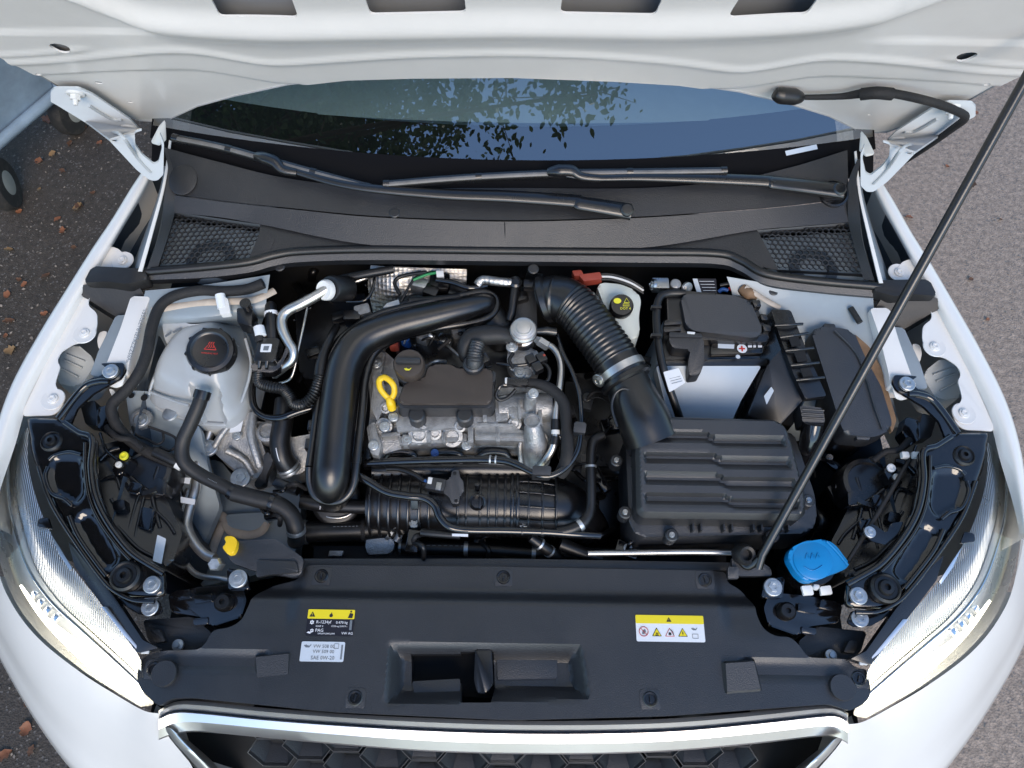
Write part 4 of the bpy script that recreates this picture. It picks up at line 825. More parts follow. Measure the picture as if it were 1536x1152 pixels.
h1_ = tube('coolant_hose', hp_, .0135, 'rubber_grey', car, k=8, label='thick grey rubber hose from coolant tank')
band('hose_clamp', hp_, .07, .0145, 'plastic_smooth', h1_, .008); band('hose_clamp', hp_, .97, .0145, 'plastic_smooth', h1_, .006)
hp2 = [(350, 739, .77), (385, 748, .765), (415, 756, .76), (436, 772, .75), (444, 796, .735), (444, 812, .70)]
h2_ = tube('coolant_hose', hp2, .0165, 'rubber_grey', car, label='grey hose bending down towards the radiator'); band('spring_clamp', hp2, .82, .0172, 'zinc', h2_, .004)
# ---- parts behind the tank: harness, black connector box, refrigerant pipe
tube('wiring_harness', [(395, 425, .905), (370, 434, .90), (335, 437, .90), (300, 436, .902), (262, 444, .902), (240, 460, .90), (228, 490, .895), (220, 530, .885), (208, 560, .875), (190, 585, .86), (170, 604, .845), (168, 622, .83), (180, 645, .815), (205, 668, .80), (240, 686, .79), (268, 697, .785)], .0105, 'fabric_tape', car, k=6, label='black cloth taped wiring harness round the coolant tank')
band('tape_sleeve', [(328, 440, .905), (332, 452, .90), (334, 470, .893)], .5, .009, 'label_white', tl, .014)
slab('tape_sleeve', [(326, 446, .906), (341, 446, .906), (346, 470, .90), (330, 472, .90)], None, .012, 'white_plastic', tl, rnd=.004, bev=.003)
sn = slab('level_sensor', [(355, 462, .90), (379, 463, .90), (377, 489, .895), (356, 484, .895)], None, .035, 'plastic_smooth', car, rnd=.003, bev=.003, label='black plug on the coolant tank shoulder')
lathe('plug_top', [(.009, 0), (.009, .014), (.0105, .015), (.0105, .019), (0, .019)], P(372, 462, .90), 'plastic_smooth', sn)
kb = slab('connector_box', [(388, 507, .875), (420, 507, .875), (412, 543, .872), (379, 542, .872)], None, .03, 'plastic_smooth', car, rnd=.006, bev=.004, label='black square module with small white code label')
slab('box_flange', [(378, 545, .858), (412, 546, .858), (422, 540, .858), (432, 512, .858), (434, 525, .852), (420, 552, .852), (408, 559, .85), (382, 557, .85), (375, 551, .852)], None, .02, 'plastic_smooth', kb, rnd=.006, bev=.004)
slab('code_label', [(392, 516, .8758), (408, 516, .8758), (406, 528, .8758), (390, 528, .8758)], None, .0006, 'label_white', kb, rnd=.0015, bev=0); slab('code_print', [(396, 519, .8763), (404, 519, .8763), (402, 525.5, .8763), (394.5, 525.5, .8763)], None, .0003, 'ink_grey', kb, rnd=0, bev=0)
for a in (389, 400): slab('latch', [(a - 2, 541, .876), (a + 2, 541, .876), (a + 1, 552, .866), (a - 3, 552, .866)], None, .006, 'plastic_smooth', kb, rnd=0, bev=.001)
for pth, r_, mk in (([(390, 512, .87), (386, 500, .875), (380, 486, .87)], .009, 'fabric_tape'), ([(408, 512, .86), (407, 490, .87), (406, 470, .875), (406, 458, .87)], .0115, 'rubber')): tube('cable_sleeve', pth, r_, mk, kb)
tube('white_sleeve', [(391, 504, .876), (388, 491, .878)], .011, 'label_white', kb, smooth=False); band('white_sleeve', [(407, 475, .872), (406, 466, .874), (406, 457, .872)], .3, .0125, 'label_white', kb, .004)
ac = [(492, 433, .90), (476, 443, .895), (452, 456, .888), (432, 466, .88), (423, 478, .876), (424, 494, .872), (432, 512, .866), (440, 526, .86), (438, 540, .85), (424, 552, .835), (412, 562, .81)]
acp = tube('refrigerant_pipe', ac, [.0105] * 6 + [.009] * 5, 'alu_tube', car, label='bent bare aluminium refrigerant pipe with white ring')
ax_ = V((-.45, -.5, .74)).normalized()
lathe('white_ring', [(.011, .006), (.018, .008), (.0205, .004), (.0205, -.004), (.016, -.006), (.010, -.004)], P(489, 435, .90), 'white_plastic', acp, ax_, n=30)
lathe('valve_body', [(.026, -.055), (.026, -.006), (.024, -.003), (0, -.002)], P(493, 433, .90), 'rubber', acp, ax_, n=28)
tube('thin_rod', [(461, 462, .85), (455, 490, .85), (448, 522, .84), (441, 556, .82), (433, 570, .81), (414, 576, .80)], .0028, 'alu_tube', car, n=8, label='thin bright metal line beside refrigerant pipe')
tube('corrugated_hose', [(388, 560, .84), (390, 574, .84), (404, 580, .84), (424, 584, .84), (434, 594, .84), (442, 606, .84), (456, 606, .845), (470, 592, .85), (478, 572, .855), (482, 556, .86)], .0105, 'rubber', car, ribs=46, ribh=.11, k=20, label='black corrugated conduit looping behind the intake pipe')
tube('conduit_end', [(480, 564, .858), (482, 548, .862), (486, 530, .865), (496, 506, .86), (505, 490, .84)], [.0115, .0115, .009, .008, .008], 'rubber', car)
tube('gloss_hose', [(381, 560, .80), (378, 590, .80), (382, 612, .80), (398, 625, .80), (420, 627, .805), (446, 618, .81), (468, 612, .81), (482, 612, .80)], .0072, 'gloss_black', car, label='glossy black fuel line looping behind intake pipe')
th = [(428, 600, .79), (424, 635, .785), (420, 662, .775), (424, 686, .76), (436, 706, .735)]
t1 = tube('thermostat_hose', th, .020, 'rubber', car, label='thick black coolant hose with spring clamp'); band('spring_clamp', th, .93, .0215, 'zinc', t1, .003); band('spring_clamp', th, .99, .0215, 'zinc', t1, .003)
tube('white_print', [(414, 672, .7965), (416, 682, .795), (419, 692, .791)], .0009, 'ink_white', t1, n=6)
# ---- cast mount and side member
mt = slab('engine_mount', [(352, 622, .765), (372, 618, .765), (384, 622, .765), (385, 645, .76), (394, 668, .75), (402, 690, .74), (396, 712, .72), (372, 722, .70), (346, 700, .715), (322, 680, .73), (316, 668, .74), (334, 640, .755)], None, .07, 'cast_alu', car, rnd=.008, bev=.006, label='cast aluminium engine mount bracket below the coolant tank')
tube('mount_web', [(380, 620, .772), (376, 650, .768), (382, 676, .758), (390, 700, .742)], .008, 'cast_alu', mt); tube('mount_web', [(352, 628, .77), (334, 650, .762), (322, 670, .748)], .006, 'cast_alu', mt); tube('mount_web', [(340, 676, .75), (366, 690, .735), (380, 712, .72)], .007, 'cast_alu', mt)
slab('part_label', [(350, 623, .7665), (367, 621, .7665), (361, 647, .7645), (344, 649, .7645)], None, .0006, 'label_white', mt, rnd=.001, bev=0); slab('part_print', [(358, 624, .7673), (365, 623.5, .7673), (363, 631, .7671), (356.5, 631.5, .7671)], None, .0004, 'ink_grey', mt, rnd=0, bev=0)
for u, v, z, r_ in ((313, 672, .745, .010), (355, 654, .764, .005), (361, 717, .715, .012)): bolt(P(u, v, z), r_, mt)
mt2 = slab('gearbox_bracket', [(380, 632, .755), (415, 634, .755), (418, 650, .755), (440, 656, .75), (470, 650, .745), (474, 690, .73), (450, 712, .72), (425, 712, .72), (408, 672, .735), (398, 664, .74), (384, 664, .745)], None, .05, 'cast_alu', car, rnd=.006, bev=.005, label='ribbed cast aluminium housing next to intake pipe')
lathe('boss', [(.022, -.02), (.022, .004), (.016, .006), (.015, 0), (0, 0)], P(402, 648, .76), 'cast_alu', mt2)
slab('mount_strap', [(396, 678, .77), (408, 680, .77), (410, 692, .765), (400, 712, .75), (398, 728, .73), (384, 732, .73), (380, 726, .73), (394, 706, .75)], None, .014, 'rubber_grey', mt, rnd=.006, bev=.004)
sm_ = slab('side_member', [(302, 690, .60), (330, 690, .60), (362, 730, .60), (440, 690, .60), (452, 760, .60), (440, 850, .58), (300, 880, .58), (290, 800, .59)], None, .05, 'primer', car, rnd=.01, bev=.006, label='blue grey painted chassis leg with sealant beads')
slab('pressed_step', [(338, 772, .608), (402, 768, .608), (408, 776, .607), (395, 796, .605), (345, 800, .605)], None, .014, 'primer', sm_, rnd=.006, bev=.004)
for pth in ([(306, 712, .60), (312, 740, .60), (322, 766, .60), (336, 778, .60), (338, 788, .60)], [(338, 784, .602), (348, 796, .602), (372, 802, .602), (392, 796, .602), (399, 784, .602)], [(334, 784, .60), (322, 814, .592), (314, 840, .588)]): tube('sealant_bead', pth, .010, 'sealant', sm_, n=8, squash=.5)
for u, v in ((301, 755), (307, 781)): lathe('plug', [(.010, 0), (.008, .003), (0, .004)], P(u, v, .601), 'primer', sm_)
acl = tube('refrigerant_pipe', [(318, 640, .74), (308, 668, .73), (297, 700, .72), (293, 735, .715), (284, 765, .71), (281, 790, .71), (292, 815, .715), (308, 832, .72), (322, 838, .725)], .0095, 'alu', car, label='polished aluminium pipe running down beside the headlight'); 
for q in ([(271, 745, .729), (293, 749, .729), (292, 757, .729), (271, 754, .729)], [(274, 716, .732), (286, 717, .732), (284, 726, .732), (273, 724, .732)]): slab('pipe_label', q, None, .001, 'label_white', acl, rnd=.001, bev=0)
tube('thin_pipe', [(286, 720, .68), (272, 770, .68), (268, 810, .69), (276, 840, .70), (296, 862, .71), (330, 868, .72), (350, 872, .72)], .0055, 'alu', car, label='thin metal pipe curving behind the headlight')
bolt(P(297, 668, .735), .009, acl)
for pth in ([(198, 640, .795), (204, 652, .795), (222, 660, .79), (236, 666, .79), (245, 660, .79), (244, 648, .79)], [(222, 640, .795), (240, 646, .79), (262, 656, .785), (264, 668, .785), (254, 676, .785), (240, 670, .785)]): tube('sensor_wire', pth, .0025, 'rubber', ap, n=8)
tube('plug_boot', [(232, 678, .80), (258, 690, .795), (272, 697, .79)], .0105, 'rubber', ap); tube('white_sleeve', [(266, 694, .794), (274, 699, .79)], .0112, 'white_plastic', ap, smooth=False)
slab('foil_flap', [(252, 722, .70), (262, 714, .71), (272, 740, .69), (276, 760, .68), (258, 750, .68), (248, 740, .69)], None, .003, 'primer', ap, rnd=.003, bev=.0005); slab('seam_sealer', [(163, 583, .842), (170, 600, .836), (168, 622, .822), (180, 650, .806), (210, 675, .79), (214, 668, .79), (186, 640, .806), (174, 618, .822), (178, 600, .832), (170, 584, .84)], None, .004, 'white_plastic', ap, rnd=.006, bev=.001)
# ---- intake (charge air) pipe
ip = [(500, 744, .735), (497, 732, .795), (497, 712, .822), (500, 680, .832), (505, 630, .842), (512, 575, .852), (523, 537, .86), (546, 509, .865), (590, 490, .868), (640, 477, .868), (690, 465, .866), (716, 458, .862), (732, 455, .85), (738, 455, .82)]
pipe = tube('charge_air_pipe', ip, [.031, .033, .034, .034, .034, .034, .034, .033, .030, .027, .0245, .0225, .021, .018], 'satin_black', car, n=36, k=10, label='large satin black charge air pipe curving round the engine')
rim = [(464, 700, 0.822), (470, 660, 0.825), (478, 600, 0.835), (486, 555, 0.840), (502, 520, 0.845), (528, 495, 0.850), (565, 473, 0.855), (620, 458, 0.855), (690, 444, 0.855), (725, 438, 0.858), (743, 448, 0.855), (742, 468, 0.852), (718, 482, 0.852), (650, 493, 0.852), (592, 509, 0.850), (562, 530, 0.848), (549, 565, 0.843), (543, 620, 0.834), (535, 690, 0.824), (530, 728, 0.810), (516, 748, 0.800), (496, 753, 0.795), (474, 745, 0.800), (465, 724, 0.810), (464, 700, 0.822)]
tube('pipe_rim', rim, .0080, 'satin_black', pipe, k=5, n=12)
for i in (.60, .66, .75, .52): band('rim_clip', rim, i, .0085, 'satin_black', pipe, .006)
lathe('pipe_collar', [(.046, -.03), (.048, -.01), (.046, .0), (.049, .004), (.046, .008), (.04, .010)], P(505, 752, .70), 'rubber', pipe, (.1, -.3, 1), n=36)
tube('clamp_ring', [P(476, 768, .70), P(488, 774, .70), P(504, 777, .70), P(520, 774, .70), P(532, 766, .70)], .003, 'alu_tube', pipe, n=8)
for u, v in ((470, 640), (466, 668)): box('pipe_clip', P(u, v, .82), (.018, .022, .02), 'plastic_smooth', pipe, bev=.003)
tube('front_hose', [(735, 470, .83), (748, 490, .82), (752, 505, .80), (745, 520, .77)], [.028, .030, .032, .032], 'rubber', car, n=24, label='black rubber elbow under the charge air pipe end')
for i in (.35, .6): band('hose_bead', [(735, 470, .83), (748, 490, .82), (752, 505, .80), (745, 520, .77)], i, .0315, 'rubber', pipe, .004)
# ---- cylinder head, cam cover castings
hd = slab('cylinder_head', [(556, 532, .80), (574, 524, .80), (592, 540, .80), (600, 585, .80), (740, 582, .80), (800, 580, .80), (826, 592, .80), (832, 625, .795), (828, 660, .79), (796, 672, .785), (700, 668, .785), (640, 668, .785), (600, 674, .785), (572, 682, .785), (556, 672, .79), (552, 650, .79), (556, 610, .795), (552, 560, .80)], None, .12, 'cast_alu', car, rnd=.008, bev=.005, label='dusty grey cast aluminium cylinder head around the engine cover')
def hslab(q, z, dp, bev=.002, rnd=.003, nm='casting_rib', mk='cast_alu'): return slab(nm, q, z, dp, mk, hd, rnd=rnd, bev=bev)
hslab([(550, 640), (562, 632), (566, 650), (572, 668), (568, 684), (556, 680)], .815, .04); hslab([(553, 535), (565, 526), (578, 530), (572, 560), (582, 600), (566, 632), (556, 610), (560, 575)], .815, .03)
hslab([(590, 610), (745, 606), (748, 640), (596, 648)], .818, .03, nm='cam_ladder'); hslab([(596, 655), (700, 650), (700, 662), (600, 668)], .806, .03); hslab([(712, 632), (775, 632), (772, 642), (790, 648), (790, 662), (712, 660)], .815, .03); hslab([(702, 640), (710, 640), (710, 664), (702, 664)], .822, .03)
hslab([(742, 598), (760, 592), (762, 630), (744, 632)], .825, .02); hslab([(762, 600), (800, 596), (802, 626), (764, 628)], .83, .03, bev=.01, rnd=.01)
for u, v, r_, z in ((628, 652, .022, .815), (652, 650, .014, .815), (678, 655, .022, .812), (578, 612, .012, .82), (772, 636, .014, .82), (575, 640, .018, .81), (690, 640, .012, .822)): lathe('casting_boss', [(r_, -.03), (r_, -.006), (r_ * .92, -.003), (r_ * .6, -.002), (r_ * .5, -.006), (0, -.006)], P(u, v, z), 'cast_alu', hd, (0, -.5, 1), n=22)
cyl = tube('cam_housing', [(748, 616, .80), (790, 612, .80), (828, 612, .80)], [.03, .032, .028], 'cast_alu', hd, n=28, smooth=False)
for q, z, dp in (([(604, 652), (612, 652), (612, 668), (604, 668)], .816, .02), ([(640, 648), (646, 648), (646, 664), (640, 664)], .818, .02), ([(664, 648), (668, 648), (668, 664), (664, 664)], .818, .02), ([(724, 606), (730, 606), (730, 632), (724, 632)], .826, .02), ([(716, 634), (770, 636), (768, 640), (716, 639)], .821, .02), ([(716, 650), (786, 652), (786, 656), (716, 655)], .819, .02), ([(566, 560), (590, 566), (590, 572), (566, 566)], .82, .02), ([(566, 590), (594, 594), (594, 600), (566, 596)], .82, .02), ([(572, 650), (600, 648), (600, 653), (572, 655)], .812, .02), ([(744, 640), (750, 640), (750, 662), (744, 662)], .82, .02), ([(776, 600), (780, 600), (782, 628), (778, 628)], .838, .02), ([(806, 600), (812, 600), (814, 640), (808, 640)], .826, .02), ([(600, 606), (744, 600), (744, 604), (600, 611)], .824, .02)): hslab(q, z, dp, bev=.001, rnd=.001)
for u, v, z in ((577, 640, .829), (790, 560, .84), (800, 590, .865), (590, 625, .825), (610, 660, .812), (565, 545, .822), (560, 668, .82), (700, 668, .80)): bolt(P(u, v, z), .0058, hd)
tube('pillar', [(794, 616, .82), (795, 604, .84), (797, 593, .86)], [.014, .012, .011], 'cast_alu', hd)
tf = tube('thermostat_flange', [(804, 690, .76), (803, 672, .79), (801, 652, .82), (799, 636, .838)], [.028, .027, .020, .015], 'cast_alu', car, n=24, label='cast aluminium coolant outlet at the end of cylinder head'); lathe('cup', [(.015, 0), (.0165, .004), (.0135, .005), (.012, -.003), (0, -.003)], P(799, 633, .84), 'cast_alu', tf, (-.05, .1, 1)); bolt(P(802, 684, .79), .007, tf, 'gloss_black')
tube('flange_rib', [(782, 700, .77), (780, 668, .80), (786, 652, .81)], .005, 'cast_alu', tf); tube('flange_rib', [(818, 690, .77), (820, 660, .80), (814, 650, .81)], .005, 'cast_alu', tf)
# timing side: dark cover and coil area behind the engine cover
slab('timing_cover', [(540, 520, .79), (556, 516, .79), (560, 580, .78), (556, 690, .76), (538, 690, .76)], None, .06, 'plastic_smooth', car, rnd=.006, bev=.004)
cb = slab('coil_block', [(590, 490, .80), (700, 480, .80), (760, 500, .80), (770, 575, .80), (740, 585, .80), (600, 575, .80)], None, .06, 'plastic_smooth', car, rnd=.008, bev=.005)
for u, v, mk, sz in ((592, 516, 'red_plastic', (.02, .022, .03)), (612, 508, 'blue_plastic', (.02, .03, .03)), (560, 514, 'cast_alu', (.05, .03, .03)), (634, 504, 'zinc', (.03, .03, .03)), (668, 510, 'steel', (.03, .022, .02)), (585, 500, 'plastic_smooth', (.02, .03, .03)), (686, 492, 'cast_alu', (.028, .04, .03))): box('coil_plug', P(u, v, .81), sz, mk, cb, rz=random.uniform(-.4, .4), bev=.005)
for i in range(16):
    u, v = random.uniform(595, 770), random.uniform(490, 560); tube('coil_wire', [(u, v, .82), (u + random.uniform(-20, 20), v + random.uniform(-15, 15), .835), (u + random.uniform(-30, 30), v + random.uniform(-20, 20), .82)], random.uniform(.002, .005), random.choice(['rubber', 'fabric_tape', 'gloss_black', 'rubber_grey', 'zinc']), cb, n=8)
# ---- engine cover
ec = [(609, 573), (636, 570), (642, 552), (648, 547), (676, 547), (686, 553), (734, 553), (739, 558), (738, 598), (733, 605), (603, 605), (598, 600)]
cov = slab('engine_cover', ec, .872, .008, 'cover_plastic', car, rnd=.006, bev=.004, label='flat black plastic engine cover', seg=3)
slab('cover_skirt', [(606, 574), (740, 562), (742, 602), (736, 612), (600, 612), (595, 606)], .858, .045, 'plastic', cov, rnd=.006, bev=.002, taper=-.03)
for u in (625, 697): lathe('mounting_boss', [(.016, -.03), (.016, 0), (.013, .003), (0, .003)], P(u, 622, .846), 'plastic', cov, n=24)
slab('side_lug', [(738, 556), (744, 558), (743, 572), (737, 574)], .866, .02, 'plastic', cov, rnd=.004, bev=.002)
oc = P(613, 545, .898); OA = V((0, -.12, 1)).normalized()
oil = lathe('oil_filler_cap', [(.028, -.03), (.0295, -.026), (.0295, -.004), (.027, .001), (.022, .002), (0, .002)], oc, 'cover_plastic', car, OA, n=36, label='round black oil filler cap with yellow oil can symbol')
box('grip', oc + OA * .005 + V((0, .002, 0)), (.046, .012, .012), 'plastic', oil, bev=.004); lathe('collar', [(.03, -.05), (.03, -.028), (.027, -.026)], oc, 'plastic', oil, OA)
oilcan(oc + V((-.001, -.014, .0042)), .0015, 'ink_yellow', oil)
dp = [(569, 570, .868), (576, 566, .872), (585, 571, .872), (591, 580, .866), (591, 591, .856), (585, 598, .85), (577, 592, .855), (570, 582, .862)]
dq = pts(dp); dipm = tube('dipstick', dq + [dq[0], dq[1]], .0058, 'yellow', car, k=5, n=10, squash=.75, label='yellow dipstick ring handle beside the oil cap')
tube('stem', [(583, 596, .852), (586, 604, .845), (588, 612, .83)], [.006, .009, .009], 'yellow', dipm, n=12)
bq = [(711, 550, .872), (712, 540, .885), (713, 528, .892), (716, 516, .892)]
br_ = tube('breather_hose', bq, [.017, .016, .014, .014], 'plastic', car, ribs=8, ribfrom=.35, ribh=.07, n=22, k=14, label='ribbed breather elbow on the engine cover'); lathe('breather_collar', [(.020, -.012), (.020, .003), (.017, .006)], P(710, 547, .876), 'plastic', br_, (0, .15, 1)); box('grip', P(710, 551, .884), (.022, .006, .006), 'plastic', br_, bev=.002)
tube('breather_pipe', [(700, 540, .85), (698, 522, .868), (708, 508, .875), (728, 503, .872), (755, 503, .865), (772, 510, .85), (790, 520, .83)], [.012, .016, .020, .020, .018, .016, .014], 'rubber_grey', car, n=20, label='grey rubber breather pipe arching behind the engine cover')
# ---- fuel pump, fuel lines
fp = lathe('fuel_pump', [(.024, -.06), (.024, -.022), (.020, -.020), (.020, -.004), (.0265, -.002), (.0265, .004), (.024, .007), (.0225, .007), (.0225, .012), (.019, .013), (.019, .017), (.015, .018), (.014, .021), (.009, .022), (0, .022)], P(785, 496, .878), 'alu', car, (0, -.15, 1), n=36, label='bright metal high pressure fuel pump')
slab('pump_foot', [(762, 522, .838), (800, 520, .838), (812, 535, .835), (806, 556, .83), (770, 560, .83), (760, 545, .835)], None, .05, 'cast_alu', fp, rnd=.01, bev=.006)
bolt(P(768, 520, .86), .007, fp); bolt(P(780, 559, .845), .0065, fp); lathe('port', [(.006, 0), (.006, .006), (.003, .006), (.003, .002), (0, .002)], P(779, 514, .862), 'rubber_brown', fp, (0, -.8, .3))
pa = P(803, 508, .862); pd = (P(822, 520, .855) - pa).normalized(); lathe('pipe_nut', [(.0065, -.012), (.0085, -.006), (.0105, -.004), (.0105, .016), (.008, .019), (.006, .019)], pa + pd * .012, 'alu', fp, pd, n=6)
tube('plug_connector', [(804, 497, .868), (820, 496, .868), (834, 498, .865)], [.006, .009, .009], 'plastic_smooth', fp, smooth=False)
fu = [(817, 515, .856), (830, 522, .856), (839, 536, .855), (842, 556, .85), (838, 590, .845), (834, 625, .835), (833, 655, .825), (828, 675, .815), (818, 690, .80), (806, 704, .78)]
fl_ = tube('fuel_pipe', fu, .0068, 'alu_tube', car, label='bare metal fuel pipe from the pump down past the head'); band('pipe_sleeve', fu, .60, .0085, 'rubber', fl_, .010); band('pipe_sleeve', fu, .70, .0085, 'rubber', fl_, .008); band('pipe_sleeve', fu, .65, .0078, 'white_plastic', fl_, .004)
hn = tube('engine_harness', [(780, 574, .855), (808, 576, .858), (830, 586, .855), (846, 606, .85), (850, 640, .84), (852, 672, .83), (850, 694, .82), (840, 712, .80)], [.007, .010, .011, .011, .011, .013, .014, .012], 'fabric_tape', car, label='black taped engine harness running beside fuel pipe')
box('harness_plug', P(776, 574, .866), (.040, .016, .014), 'plastic_smooth', hn, bev=.003); box('harness_plug', P(762, 572, .866), (.012, .012, .010), 'white_plastic', hn, bev=.002)
for pth, mk in (([(758, 576, .865), (750, 580, .865), (744, 592, .86), (750, 600, .855), (762, 596, .855), (774, 584, .86)], 'rubber'), ([(760, 578, .866), (752, 578, .867), (748, 584, .866)], 'sealant'), ([(800, 548, .86), (815, 545, .865), (824, 555, .865), (822, 570, .86), (810, 576, .86)], 'rubber'), ([(770, 530, .86), (764, 540, .862), (770, 552, .86)], 'rubber'), ([(745, 545, .85), (775, 548, .858), (806, 544, .858)], 'gloss_black')): tube('harness_wire', pth, .0035 if mk != 'sealant' else .0015, mk, hn, n=8)
for u, v, mk in ((796, 540, 'plastic_smooth'), (812, 538, 'plastic_smooth'), (816, 536, 'red_plastic'), (806, 552, 'plastic_smooth'), (726, 540, 'plastic_smooth')): box('harness_plug', P(u, v, .868), (.018, .020, .018) if mk != 'red_plastic' else (.006, .006, .02), mk, hn, rz=.5, bev=.003)
ln = [(836, 502, .86), (845, 530, .865), (858, 556, .865), (868, 586, .862), (872, 620, .855), (871, 650, .845), (866, 676, .835), (852, 698, .825), (832, 712, .82), (812, 714, .82), (795, 707, .82), (775, 697, .815), (755, 691, .81), (720, 689, .805), (660, 690, .80), (600, 692, .795), (548, 695, .79)]
vp = tube('vacuum_pipe', ln, [.0045] * 6 + [.006] * 5 + [.0075] * 6, 'gloss_black', car, k=8, label='glossy black metal pipe looping round the end of engine')
slab('pipe_clip', [(799, 698, .835), (827, 699, .835), (826, 713, .833), (798, 712, .833)], None, .03, 'plastic', vp, rnd=.003, bev=.003); slab('pipe_clip', [(862, 632, .862), (880, 634, .862), (878, 650, .858), (860, 648, .858)], None, .02, 'plastic', vp, rnd=.003, bev=.003)
for i in (.775, .795): band('pipe_clip', ln, i, .0085, 'zinc', vp, .0015)
# ---- intake manifold with ribs, sensor, front coolant pipe
mf = tube('intake_manifold', [(556, 752, .70), (620, 754, .70), (700, 757, .70), (772, 758, .70)], [.055, .062, .064, .062], 'plastic_smooth', car, n=36, smooth=False, label='black ribbed plastic intake manifold in front of engine')
tube('manifold_elbow', [(770, 758, .70), (810, 760, .70), (845, 766, .695), (872, 782, .67), (890, 800, .62)], [.062, .064, .058, .045, .036], 'plastic_smooth', mf, n=30)
for u in (562, 576, 590, 604, 618, 634, 648, 690, 702, 722, 734, 746, 758, 768, 776): 
    c = P(u, 757, .70); tube('rib', [c + V((0, .066 * math.cos(a), .066 * math.sin(a))) for a in [R(d_) for d_ in range(20, 190, 17)]], .0028 if u < 760 else .004, 'plastic_smooth', mf, n=6)
for u in (792, 812, 832):
    c = P(u, 760, .70); tube('rib', [c + V((0, .065 * math.cos(a), .066 * math.sin(a))) for a in [R(d_) for d_ in range(20, 190, 17)]], .0025, 'plastic_smooth', mf, n=6)
for a in (40, 62, 84, 108, 132, 154):
    c1q, c2q = P(778, 758, .70), P(832, 762, .698); d_ = V((0, .065 * math.cos(R(a)), .066 * math.sin(R(a)))); tube('rib', [c1q + d_, c1q.lerp(c2q, .5) + d_ * 1.02, c2q + d_ * .95], .002, 'plastic_smooth', mf, n=6)
for dv in (0, 14, 28): tube('rib', [(835, 745 + dv, .745 - dv * .0006), (858, 752 + dv, .735 - dv * .0006), (880, 772 + dv, .70 - dv * .0006)], .002, 'plastic_smooth', mf, n=6)
tube('manifold_runner', [(560, 705, .735), (640, 703, .735), (730, 703, .735), (800, 705, .73)], .022, 'plastic_smooth', mf, n=20, smooth=False)
for u0 in (600, 670, 740):
    tube('runner_mouth', [(u0 - 22, 688, .765), (u0 - 16, 680, .775), (u0, 677, .778), (u0 + 18, 680, .775), (u0 + 24, 688, .765)], .007, 'plastic_smooth', mf, n=10); slab('runner_pad', [(u0 - 24, 686, .765), (u0 + 26, 686, .765), (u0 + 24, 698, .755), (u0 - 22, 698, .755)], None, .03, 'plastic_smooth', mf, rnd=.003, bev=.002)
bolt(P(652, 679, .785), .0045, mf, 'blue_plastic'); bolt(P(622, 783, .735), .007, mf, 'zinc'); bolt(P(786, 783, .735), .007, mf, 'zinc')
for u, v in ((622, 780), (786, 780)): slab('mount_ear', [(u - 9, v - 6, .733), (u - 4, v - 13, .735), (u + 5, v - 13, .735), (u + 10, v - 6, .733), (u + 9, v + 12, .73), (u - 9, v + 12, .73)], None, .014, 'plastic_smooth', mf, rnd=.004, bev=.002)
lathe('drain_opening', [(.015, -.01), (.016, .004), (.013, .006), (.011, -.008), (0, -.008)], P(716, 753, .766), 'plastic_smooth', mf, (0, -.5, 1)); lathe('stud', [(.005, 0), (.005, .016), (0, .018)], P(716, 732, .765), 'plastic_smooth', mf, (0, .2, 1), n=12)
ms = slab('pressure_sensor', [(666, 722, .79), (676, 718, .79), (678, 706, .795), (688, 704, .795), (690, 716, .79), (695, 722, .788), (696, 738, .785), (690, 742, .784), (688, 756, .78), (678, 756, .78), (674, 746, .782), (664, 738, .786)], None, .026, 'plastic', car, rnd=.003, bev=.002, label='black plastic pressure sensor with plug on the manifold')
for u, v, z in ((682, 710, .796), (684, 751, .782)): lathe('screw_hole', [(.0035, 0), (0, .0004)], P(u, v, z), 'dark_void', ms, n=14)
box('plug', P(654, 728, .785), (.036, .024, .02), 'plastic', ms, rz=-.15, bev=.003); box('plug_lock', P(658, 730, .798), (.010, .016, .006), 'steel', ms, rz=-.15, bev=.001); box('plug_lock', P(645, 721, .796), (.008, .012, .006), 'white_plastic', ms, rz=-.15, bev=.001)
tube('sensor_cable', [(636, 722, .785), (622, 712, .785), (600, 704, .783), (580, 703, .78)], .005, 'rubber', ms); tube('sensor_wire', [(644, 724, .786), (636, 720, .786)], .003, 'blue_plastic', ms)
cp = [(528, 708, .80), (552, 722, .80), (580, 738, .797), (610, 744, .795), (636, 747, .793), (652, 758, .79), (660, 776, .785), (674, 790, .78), (700, 795, .775), (760, 796, .772), (820, 798, .77), (862, 801, .765), (900, 803, .755)]
cpp = tube('coolant_pipe', cp, .0078, 'gloss_black', car, label='dark metal coolant pipe zigzagging across the manifold front')
tube('pipe_upper', [(541, 585, .83), (536, 630, .825), (531, 670, .815), (527, 700, .803), (534, 714, .80)], .0075, 'gloss_black', cpp)
for i in (.79, .83): band('tie', cp, i, .0086, 'plastic_smooth', cpp, .002)
slab('pipe_label', [(678, 800.5, .789), (702, 801, .789), (702, 805, .789), (678, 804, .789)], None, .001, 'label_white', cpp, rnd=0, bev=0); slab('pipe_bracket', [(616, 744, .79), (626, 745, .79), (627, 764, .77), (617, 764, .77)], None, .004, 'plastic_smooth', cpp, rnd=.002, bev=.0005)
tube('sleeve', [(632, 798, .765), (650, 800, .768), (690, 803, .77)], .0075, 'rubber', cpp)
rp = [(905, 652, .80), (890, 662, .80), (886, 690, .795), (887, 730, .785), (886, 762, .775), (876, 782, .77), (858, 793, .768), (836, 798, .765)]
tube('side_coolant_hose', rp, [.009, .010, .0095, .0095, .0095, .011, .011, .011], 'rubber', car, label='black hose dropping down between manifold and air box'); band('hose_clamp', rp, .33, .0105, 'zinc', bpy.data.objects['side_coolant_hose'], .002)
